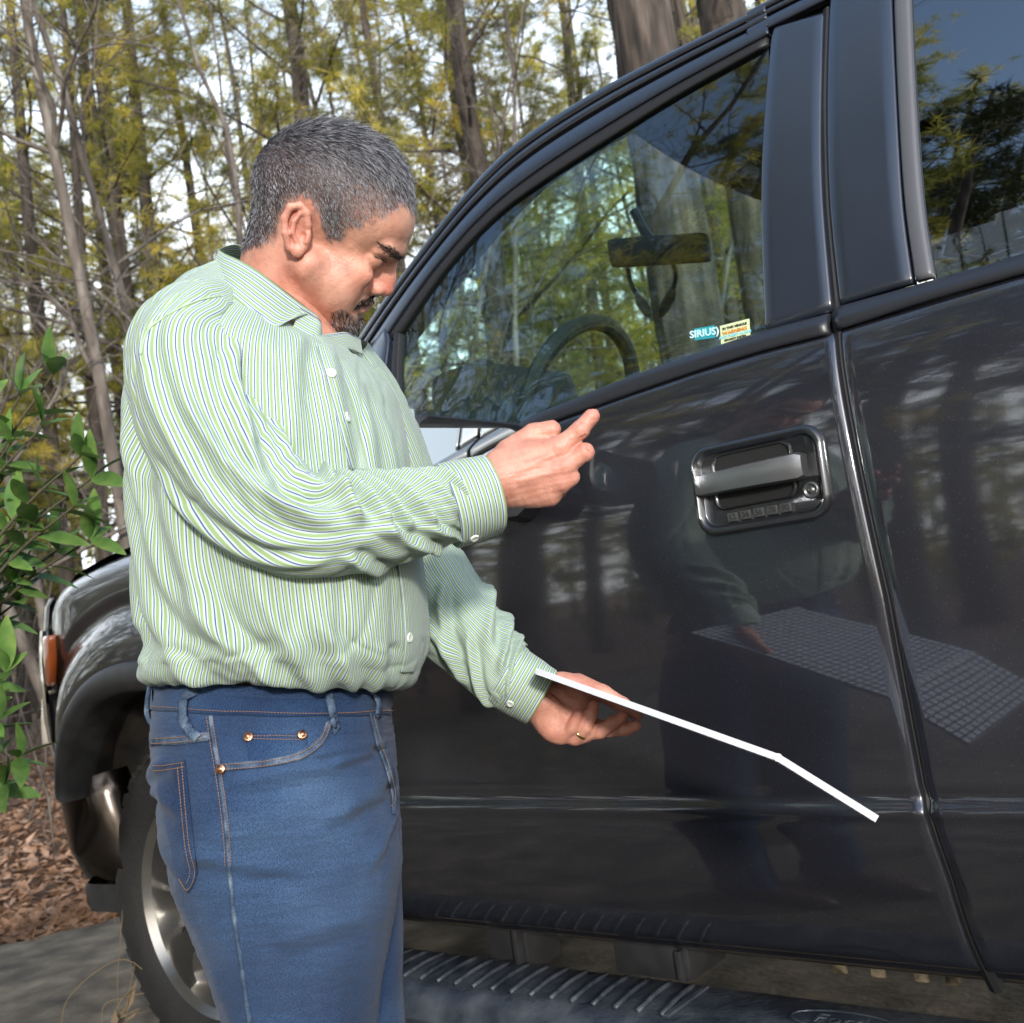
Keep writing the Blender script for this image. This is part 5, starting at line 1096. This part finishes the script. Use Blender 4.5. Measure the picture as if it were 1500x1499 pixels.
def sew_patch(tree_, A, B, n, k, off, name, m, parent, uv_axis=0, thick=.0016, puff=0):
    "cloth piece between two photo curves laid over a surface, with turned edges"
    A = spline(np.array(A, float), n); B = spline(np.array(B, float), n); G = []
    for t in np.linspace(0, 1, k):
        row = []
        for a, b in zip(A, B):
            h = hit(tree_, *(a*(1-t)+b*t), off+puff*sin(pi*t)); row.append(h[0] if h is not None else (row[-1] if row else at(*a, 1.2)))
        G.append(row)
    G = np.array(G); c = G.mean((0,1)); q = (CAMP-c)/np.linalg.norm(CAMP-c)
    Gp = np.zeros((k+2, n+2, 3)); Gp[1:-1,1:-1] = G; Gp[0,1:-1] = G[0]-q*thick*2; Gp[-1,1:-1] = G[-1]-q*thick*2; Gp[:,0] = Gp[:,1]-q*thick*2; Gp[:,-1] = Gp[:,-2]-q*thick*2
    lu = np.r_[0, np.cumsum(np.linalg.norm(np.diff(Gp[1:-1].mean(0), axis=0), axis=1))]; lv = np.r_[0, np.cumsum(np.linalg.norm(np.diff(Gp.mean(1), axis=0), axis=1))]
    UVq = np.stack(np.meshgrid(lv, lu, indexing='ij'), -1); f = grid_faces(k+2, n+2); return mesh(name, Gp.reshape(-1,3)-MO, orient_to(Gp.reshape(-1,3), f, q), m, parent, uv=UVq.reshape(-1,2))
def orient_to(V, F, q):
    a, b, c = V[F[:,0]], V[F[:,1]], V[F[:,2]]; return F if (np.cross(b-a, c-a)@q).sum() > 0 else F[:, ::-1]
# button band down the front and its buttons
sew_patch(sb0, [(463,508),(474,545),(486,590),(512,690)], [(488,508),(500,545),(513,590),(540,690)], 70, 9, .0022, 'button_band', 'shirt_cloth', shirt)
sew_patch(sb0, [(574,790),(583,850),(588,900),(590,950),(584,984)], [(602,790),(609,850),(613,900),(613,950),(604,984)], 50, 8, .0024, 'button_band', 'shirt_cloth', shirt)
def button(x, y, r=.0055, tree_=None):
    h = hit(tree_ or sb, x, y, .003)
    if h is None: return
    p, n = h; v, f = lathe([(r,-.0012),(r,.0004),(r*.85,.0012),(r*.7,.0006),(r*.25,.0006),(0,.0003)], p-MO, n, 16); mesh('button', v, f, 'button', shirt)
for b in ((506,612),(597,934),(484,548)): button(*b)
button(694,786,.005); button(748,1029,.005)
# collar: folded leaf on the near side, stand, and the far leaf
def leaf(F_, O_, n, k, bulge, name, circ=0):
    F_ = spline(np.array(F_, float), n); O_ = spline(np.array(O_, float), n); G = []
    for t in np.linspace(0, 1, k):
        row = []
        for a, b in zip(F_, O_):
            p = a*(1-t)+b*t; row.append(at(p[0], p[1], p[2]-bulge*sin(pi*min(1,t*1.0))*1.0))
        G.append(row)
    G = np.array(G); q = (CAMP-G.mean((0,1))); q /= np.linalg.norm(q); back = G-q*.0022
    R = np.concatenate([back[::-1][:-1], G[:1]+UPV*.001, G, back[-1:]]); lu = np.r_[0, np.cumsum(np.linalg.norm(np.diff(G.mean(0), axis=0), axis=1))]; lv = np.linspace(-.05, .05, len(R))
    UVq = np.stack(np.meshgrid(lv, lu, indexing='ij'), -1); f = grid_faces(len(R), n); return mesh(name, R.reshape(-1,3)-MO, orient_to(R.reshape(-1,3), f, q), 'shirt_cloth', shirt, uv=UVq.reshape(-1,2))
leaf([(320,367,1.285),(332,374,1.25),(352,383,1.225),(378,398,1.208),(408,420,1.205),(442,446,1.215),(468,466,1.235)], [(303,404,1.270),(311,413,1.228),(326,424,1.188),(348,443,1.162),(378,467,1.148),(404,480,1.150),(438,457,1.188)], 60, 10, .008, 'collar')
leaf([(440,452,1.200),(456,462,1.205),(470,472,1.210),(472,492,1.220)], [(425,490,1.175),(446,502,1.180),(464,510,1.190),(471,514,1.205)], 30, 6, .003, 'collar_stand')
leaf([(470,492,1.215),(490,489,1.262),(508,488,1.305),(528,497,1.345)], [(472,522,1.190),(490,519,1.222),(510,512,1.270),(532,520,1.315)], 30, 8, .004, 'collar')
leaf([(318,368,1.287),(330,362,1.32),(350,360,1.36),(380,375,1.39)], [(306,402,1.277),(310,400,1.33),(330,400,1.39),(370,410,1.43)], 30, 6, .0, 'collar')
def seam(tree_, pts, name, m, parent, r=.0012, n=60, off=.0004):
    P, _ = path_on(tree_, pts, n, off); v, f = tube(P-MO, r, 6); return mesh(name, v, f, m, parent)
shirt_mat('shirt_seam', 1)
mat('seam_cloth', (.42,.56,.36), .8)
for s_ in ([(216,482),(252,458),(290,441),(322,434)], [(206,520),(214,490),(240,455),(262,432)]): seam(sb, s_, 'seam', 'seam_cloth', shirt, .0011)
# ---- jeans
mat('denim', ramp=[(.30,(.007,.018,.054)),(.48,(.014,.036,.095)),(.62,(.027,.060,.135)),(.80,(.05,.095,.185))], scale=7, detail=12, rough=.85, spec=.2, sheen=.1)
def denim_weave(m, base):
    N, L = m.node_tree.nodes, m.node_tree.links; p = N['Principled BSDF']; tc = N.new('ShaderNodeTexCoord'); mp = N.new('ShaderNodeMapping'); mp.inputs['Scale'].default_value = (2200,2200,520); mp.inputs['Rotation'].default_value = (.35,.2,0); L.new(tc.outputs['Object'], mp.inputs[0]); n = N.new('ShaderNodeTexNoise'); n.inputs['Scale'].default_value = 1; n.inputs['Detail'].default_value = 2; L.new(mp.outputs[0], n.inputs[0])
    src = p.inputs['Base Color'].links[0].from_socket; r = N.new('ShaderNodeValToRGB'); r.color_ramp.elements[0].position = .35; r.color_ramp.elements[0].color = (.62,.64,.68,1); r.color_ramp.elements[1].position = .68; r.color_ramp.elements[1].color = (1.6,1.52,1.4,1); L.new(n.outputs[0], r.inputs[0])
    mx = N.new('ShaderNodeMix'); mx.data_type = 'RGBA'; mx.blend_type = 'MULTIPLY'; mx.inputs[0].default_value = 1; L.new(src, mx.inputs[6]); L.new(r.outputs[0], mx.inputs[7]); L.new(mx.outputs[2], p.inputs['Base Color'])
    at_ = N.new('ShaderNodeAttribute'); at_.attribute_name = 'wear'; m2 = N.new('ShaderNodeMix'); m2.data_type = 'RGBA'; L.new(at_.outputs['Fac'], m2.inputs[0]); L.new(mx.outputs[2], m2.inputs[6]); m2.inputs[7].default_value = (.075,.12,.205,1); m3 = N.new('ShaderNodeMix'); m3.data_type = 'RGBA'; m3.blend_type = 'MULTIPLY'; m3.inputs[0].default_value = .8; L.new(m2.outputs[2], m3.inputs[6]); L.new(r.outputs[0], m3.inputs[7]); L.new(m3.outputs[2], p.inputs['Base Color'])
    b = N.new('ShaderNodeBump'); b.inputs['Strength'].default_value = .35; b.inputs['Distance'].default_value = .001; L.new(n.outputs[0], b.inputs['Height']); L.new(b.outputs[0], p.inputs['Normal'])
denim_weave(MATS['denim'], 0)
mat('denim_edge', ramp=[(.3,(.014,.03,.07)),(.55,(.05,.085,.15)),(.8,(.17,.22,.29))], scale=60, detail=4, rough=.85)
denim_weave(MATS['denim_edge'], 0)
mat('orange_thread', (.27,.15,.075), .7); mat('pale_thread', (.45,.38,.28), .7); mat('copper', (.62,.30,.18), .28, 1.0)
JR = [(240,1000,574,1012,1.285,.155),(237,1022,573,1032,1.285,.160),(237,1060,575,1060,1.285,.172),(239,1110,578,1100,1.28,.180),(244,1170,582,1150,1.27,.180),(254,1235,585,1205,1.25,.165),(262,1300,586,1270,1.225,.135),(283,1360,576,1340,1.205,.115),(305,1420,563,1410,1.20,.105),(331,1500,550,1495,1.20,.10),(365,1620,545,1615,1.20,.094),(405,1760,572,1755,1.20,.088),(450,1950,600,1945,1.20,.082),(482,2140,628,2130,1.20,.080),(486,2160,630,2150,1.20,.076)]
J = Loft(JR, 420, 240, 2.15); U, V = J.U, J.V
d = .0022*vnoise(np.stack([np.cos(U*6.28)*1.8, np.sin(U*6.28)*1.8, V*12], -1), 13)+.0009*vnoise(np.stack([U*40, V*60], -1), 14)*np.clip(V/.1, 0, 1)
for q in ((.10,.235,.26,.262,.016,.003),(.05,.19,.17,.215,.012,.003),(.34,.30,.44,.25,.016,.004),(.03,.26,.13,.32,.016,.004),(.38,.40,.46,.33,.016,.003),(.1,.50,.24,.53,.02,.003),(.08,.215,.14,.235,.010,.004),(.05,.30,.16,.34,.014,.004),(.20,.42,.34,.38,.014,.003),(.36,.22,.45,.25,.012,.004),(.40,.28,.47,.25,.010,.004),(.02,.34,.10,.42,.014,.004)): d += fold(U, V, *q)
J.push(d); jeans = J.build('jeans', 'denim', man, 1.0)
_P = np.concatenate([J.P, J.P[:, :1]], 1).reshape(-1,3); _w = np.zeros(len(_P))
for (x, y, dd, ra, a) in ((470,1310,1.10,.13,.34),(450,1440,1.09,.11,.28),(430,1190,1.10,.10,.15),(300,1210,1.16,.10,.25)): _w = np.maximum(_w, a*np.exp(-(np.linalg.norm((_P-at(x, y, dd))*np.array([1,1,.75]), axis=1)/ra)**2))
q_ = jeans.data.attributes.new('wear', 'FLOAT', 'POINT'); q_.data.foreach_set('value', _w*(1+.35*vnoise(_P*14, 77)))
FL = [(300,1120,580,1110,1.36,.10),(310,1220,588,1210,1.38,.105),(320,1320,590,1310,1.39,.10),(340,1420,589,1410,1.395,.095),(362,1500,591,1495,1.40,.09),(400,1640,597,1640,1.40,.085),(450,1800,610,1800,1.40,.078),(482,1950,625,1950,1.40,.074),(500,2030,640,2025,1.40,.072)]
F2 = Loft(FL, 160, 120, 2.1); F2.push(.002*vnoise(np.stack([np.cos(F2.U*6.28)*1.8, np.sin(F2.U*6.28)*1.8, F2.V*9], -1), 17)); F2.build('trouser_leg', 'denim', jeans, .6)
jb = bvh(jeans, *jeans.children)
def lane(A, off): # parallel copy of a photo path
    A = np.array(A, float); t = np.gradient(A, axis=0); t /= np.linalg.norm(t, axis=1)[:,None]; return A+np.stack([-t[:,1], t[:,0]], -1)*off
stitches = MB()
def stitch(pts, off=.0018, step=.0032, r=.00042):
    P, N_ = path_on(jb2[0], pts, 300, off); s = np.r_[0, np.cumsum(np.linalg.norm(np.diff(P, axis=0), axis=1))]; k = int(s[-1]/step)
    for i in range(k):
        a, b = (np.array([np.interp(q, s, P[:,c]) for c in range(3)]) for q in (i*step, i*step+step*.66)); v, f = tube(np.array([a, (a+b)/2, b])-MO, r, 4); stitches.add(v, f)
# waistband, pockets, loops, fly, seams
sew_patch(jb, [(222,1006),(300,1017),(400,1023),(480,1022),(578,1014)], [(222,1040),(300,1046),(400,1050),(480,1050),(579,1046)], 90, 8, .0020, 'waistband', 'denim', jeans)
sew_patch(jb, [(224,1118),(250,1117),(273,1113)], [(262,1288),(277,1308),(291,1280)], 24, 40, .0022, 'back_pocket', 'denim', jeans)
sew_patch(jb, [(360,1074),(402,1075),(448,1075)], [(365,1115),(402,1114),(450,1100)], 30, 16, .0018, 'coin_pocket', 'denim', jeans)
sew_patch(jb, [(325,1118),(380,1114),(430,1104),(462,1085),(478,1056)], [(325,1130),(382,1126),(436,1115),(470,1093),(487,1057)], 70, 6, .0024, 'pocket_hem', 'denim_edge', jeans)
sew_patch(jb, [(538,1046),(548,1090),(562,1130),(570,1165),(572,1195)], [(548,1046),(560,1088),(573,1126),(580,1160),(577,1195)], 60, 5, .0030, 'fly', 'denim_edge', jeans)
sew_patch(jb, [(222,1080),(260,1078),(308,1072)], [(222,1092),(262,1091),(310,1084)], 40, 5, .0020, 'yoke_seam', 'denim_edge', jeans)
jb2 = [bvh(jeans, *jeans.children)]
sid = [(309,1050),(312,1075),(318,1110),(326,1160),(333,1220),(336,1270),(343,1340),(352,1400),(366,1499)]
v_, f_ = tube(path_on(jb2[0], sid, 140, .0004)[0]-MO, .0026, 6); mesh('side_seam', v_, f_, 'denim_edge', jeans)
for P_ in (lane(sid[:6], 5), lane(sid[:6], -3.5)): stitch(P_)
stitch([(224,1035),(300,1041),(400,1045),(480,1045),(575,1041)]); stitch([(326,1120),(381,1117),(431,1107),(464,1088),(480,1058)]); stitch([(326,1128),(382,1124),(435,1113),(469,1092),(485,1058)])
stitch([(224,1082),(260,1081),(306,1075)]); stitch([(224,1089),(260,1088),(306,1081)]); stitch([(226,1121),(250,1120),(271,1117)]); stitch([(226,1128),(250,1127),(272,1124)])
stitch([(268,1118),(273,1180),(279,1240),(287,1279),(276,1303),(263,1285)]); stitch([(262,1124),(267,1180),(273,1240),(280,1277),(274,1294)])
stitch([(363,1078),(404,1079),(446,1079)]); stitch([(363,1083),(404,1084),(447,1084)]); stitch([(546,1050),(557,1090),(570,1130),(577,1162),(573,1190)])
tag(stitches.build('stitching', 'orange_thread', jeans), kind='stuff')
for x, y in ((364,1080),(442,1077),(324,1127)):
    h = hit(jb2[0], x, y, .001); v, f = lathe([(.0052,-.001),(.0052,.0012),(.0042,.0022),(.0026,.0016),(.0022,.0030),(.0008,.0032),(0,.0030)], h[0]-MO, h[1], 18); mesh('rivet', v, f, 'copper', jeans)
def loop(pts, w, name='belt_loop'):
    P, N_ = path_on(jb2[0], pts, 26, .002); bow = np.sin(np.linspace(0, pi, len(P)))**.7*.007; P = P+N_*bow[:,None]; Tn, Uu, Vv = frames(P); sd = np.cross(Tn, N_); sd /= np.linalg.norm(sd, axis=1)[:,None]
    rows = np.stack([P-sd*w-N_*.0012, P-sd*w+N_*.0006, P-sd*w*.4+N_*.0014, P+sd*w*.4+N_*.0014, P+sd*w+N_*.0006, P+sd*w-N_*.0012], 1); f = grid_faces(len(P), 6); mesh(name, rows.reshape(-1,3)-MO, orient_to(rows.reshape(-1,3), f, (CAMP-P.mean(0))), 'denim_edge', jeans)
    return P
loop([(290,1012),(277,1024),(275,1050),(283,1072),(292,1083)], .0052); loop([(480,1014),(481,1040),(484,1058),(492,1072)], .0048); loop([(545,1016),(546,1035),(548,1052)], .0045)
P = np.array([at(x, y, 1.285) for x, y in ((219,1006),(216,1026),(215,1046),(222,1062))]); v, f = tube(spline(P, 16)-MO, .0032, 6); mesh('belt_loop', v, f, 'denim_edge', jeans)
# shoes (below the frame)
mat('shoe_leather', (.05,.03,.02), .5)
for (x, y, d) in ((562,2150,1.2),(575,2035,1.4)):
    c = at(x, y, d); c[2] = 0; fw = RT0*.95-np.array([FWD[0],FWD[1],0])*.3; fw /= np.linalg.norm(fw); sdv = np.array([-fw[1], fw[0], 0]); rows = []
    for s in np.linspace(0, 1, 14):
        w = .042*(.75+.5*sin(pi*(.25+.6*s)))*(1 if s < .8 else sqrt(max(.05,1-((s-.8)/.2)**2))); hgt = .10-.05*s if s > .25 else .11; o = c+fw*(s*.29-.08)
        rows.append([o+sdv*w*cos(a)+np.array([0,0,max(0.0, hgt*.5+hgt*.5*sin(a))]) for a in np.linspace(0, 2*pi, 16, endpoint=False)])
    r = np.array(rows); fcs = grid_faces(14, 16, True).tolist()+[list(range(16)), list(range(13*16, 14*16))]; mesh('shoe', r.reshape(-1,3)-MO, fcs, 'shoe_leather', man)
# wedding band
mat('gold', (.85,.58,.20), .15, 1.0)
rgc = LF.W(np.array([850,1072,4])); dirv = LF.W(np.array([858,1064,9]))-LF.W(np.array([842,1080,-2])); dirv /= np.linalg.norm(dirv)
v, f = lathe([(.0102,-.0018),(.0110,-.0016),(.0112,.0),(.0110,.0016),(.0102,.0018)], rgc-MO, dirv, 28); mesh('ring', v, f, 'gold', man)
# ---- the sheet he holds edge-on against the door
def board_mat():
    m = mat('grid_sheet', (.85,.87,.9), .5); N, L = m.node_tree.nodes, m.node_tree.links; uv = N.new('ShaderNodeUVMap'); uv.uv_map = 'UVMap'; b = N.new('ShaderNodeTexBrick'); b.offset = 0; b.inputs['Scale'].default_value = 1; b.inputs['Brick Width'].default_value = .0115; b.inputs['Row Height'].default_value = .0115; b.inputs['Mortar Size'].default_value = .0015; b.inputs['Mortar Smooth'].default_value = .1
    b.inputs['Color1'].default_value = b.inputs['Color2'].default_value = (.86,.87,.90,1); b.inputs['Mortar'].default_value = (.10,.11,.15,1); L.new(uv.outputs[0], b.inputs[0]); L.new(b.outputs[0], N['Principled BSDF'].inputs['Base Color'])
board_mat(); mat('sheet_edge', (.6,.61,.64), .5)
sheet = tag(empty('reflector_sheet', tuple(on_y(860,1010,-.33))), 'white gridded reflector sheet held edge-on in the left hand against the door', 'sheet'); SO = np.array(sheet.location)
near = [on_y(785,983,-.375), on_y(1140,1110,-.345), on_y(1285,1200,-.335)]; far = [on_y(787,985,-.215), on_y(1138,1112,-.185), on_y(1283,1201,-.175)]
TH = .0075
rows = []; uvs = []
lu = [0, np.linalg.norm(near[1]-near[0])]; lu.append(lu[1]+np.linalg.norm(near[2]-near[1]))
for i in range(2):
    a, b, c, e = near[i], near[i+1], far[i+1], far[i]; n = np.cross(b-a, e-a); n /= np.linalg.norm(n); n = n if n[2] > 0 else -n; t = n*TH
    q = [a, b, c, e]; v = [p-SO+t*.5 for p in q]+[p-SO-t*.5 for p in q]; g = [(lu[i],0),(lu[i+1],0),(lu[i+1],.17),(lu[i],.17)]
    o = mesh('sheet_panel', v, [(0,1,2,3),(7,6,5,4)], 'grid_sheet', sheet, False, uv=np.array(g+g)); v2 = np.array(v); MB().add(v2, [(0,1,5,4),(1,2,6,5),(2,3,7,6),(3,0,4,7)]).build('sheet_rim', 'sheet_edge', sheet, False)
MB().tube([near[1]-SO, far[1]-SO], TH*.62, 8).build('fold_strip', 'sheet_edge', sheet)
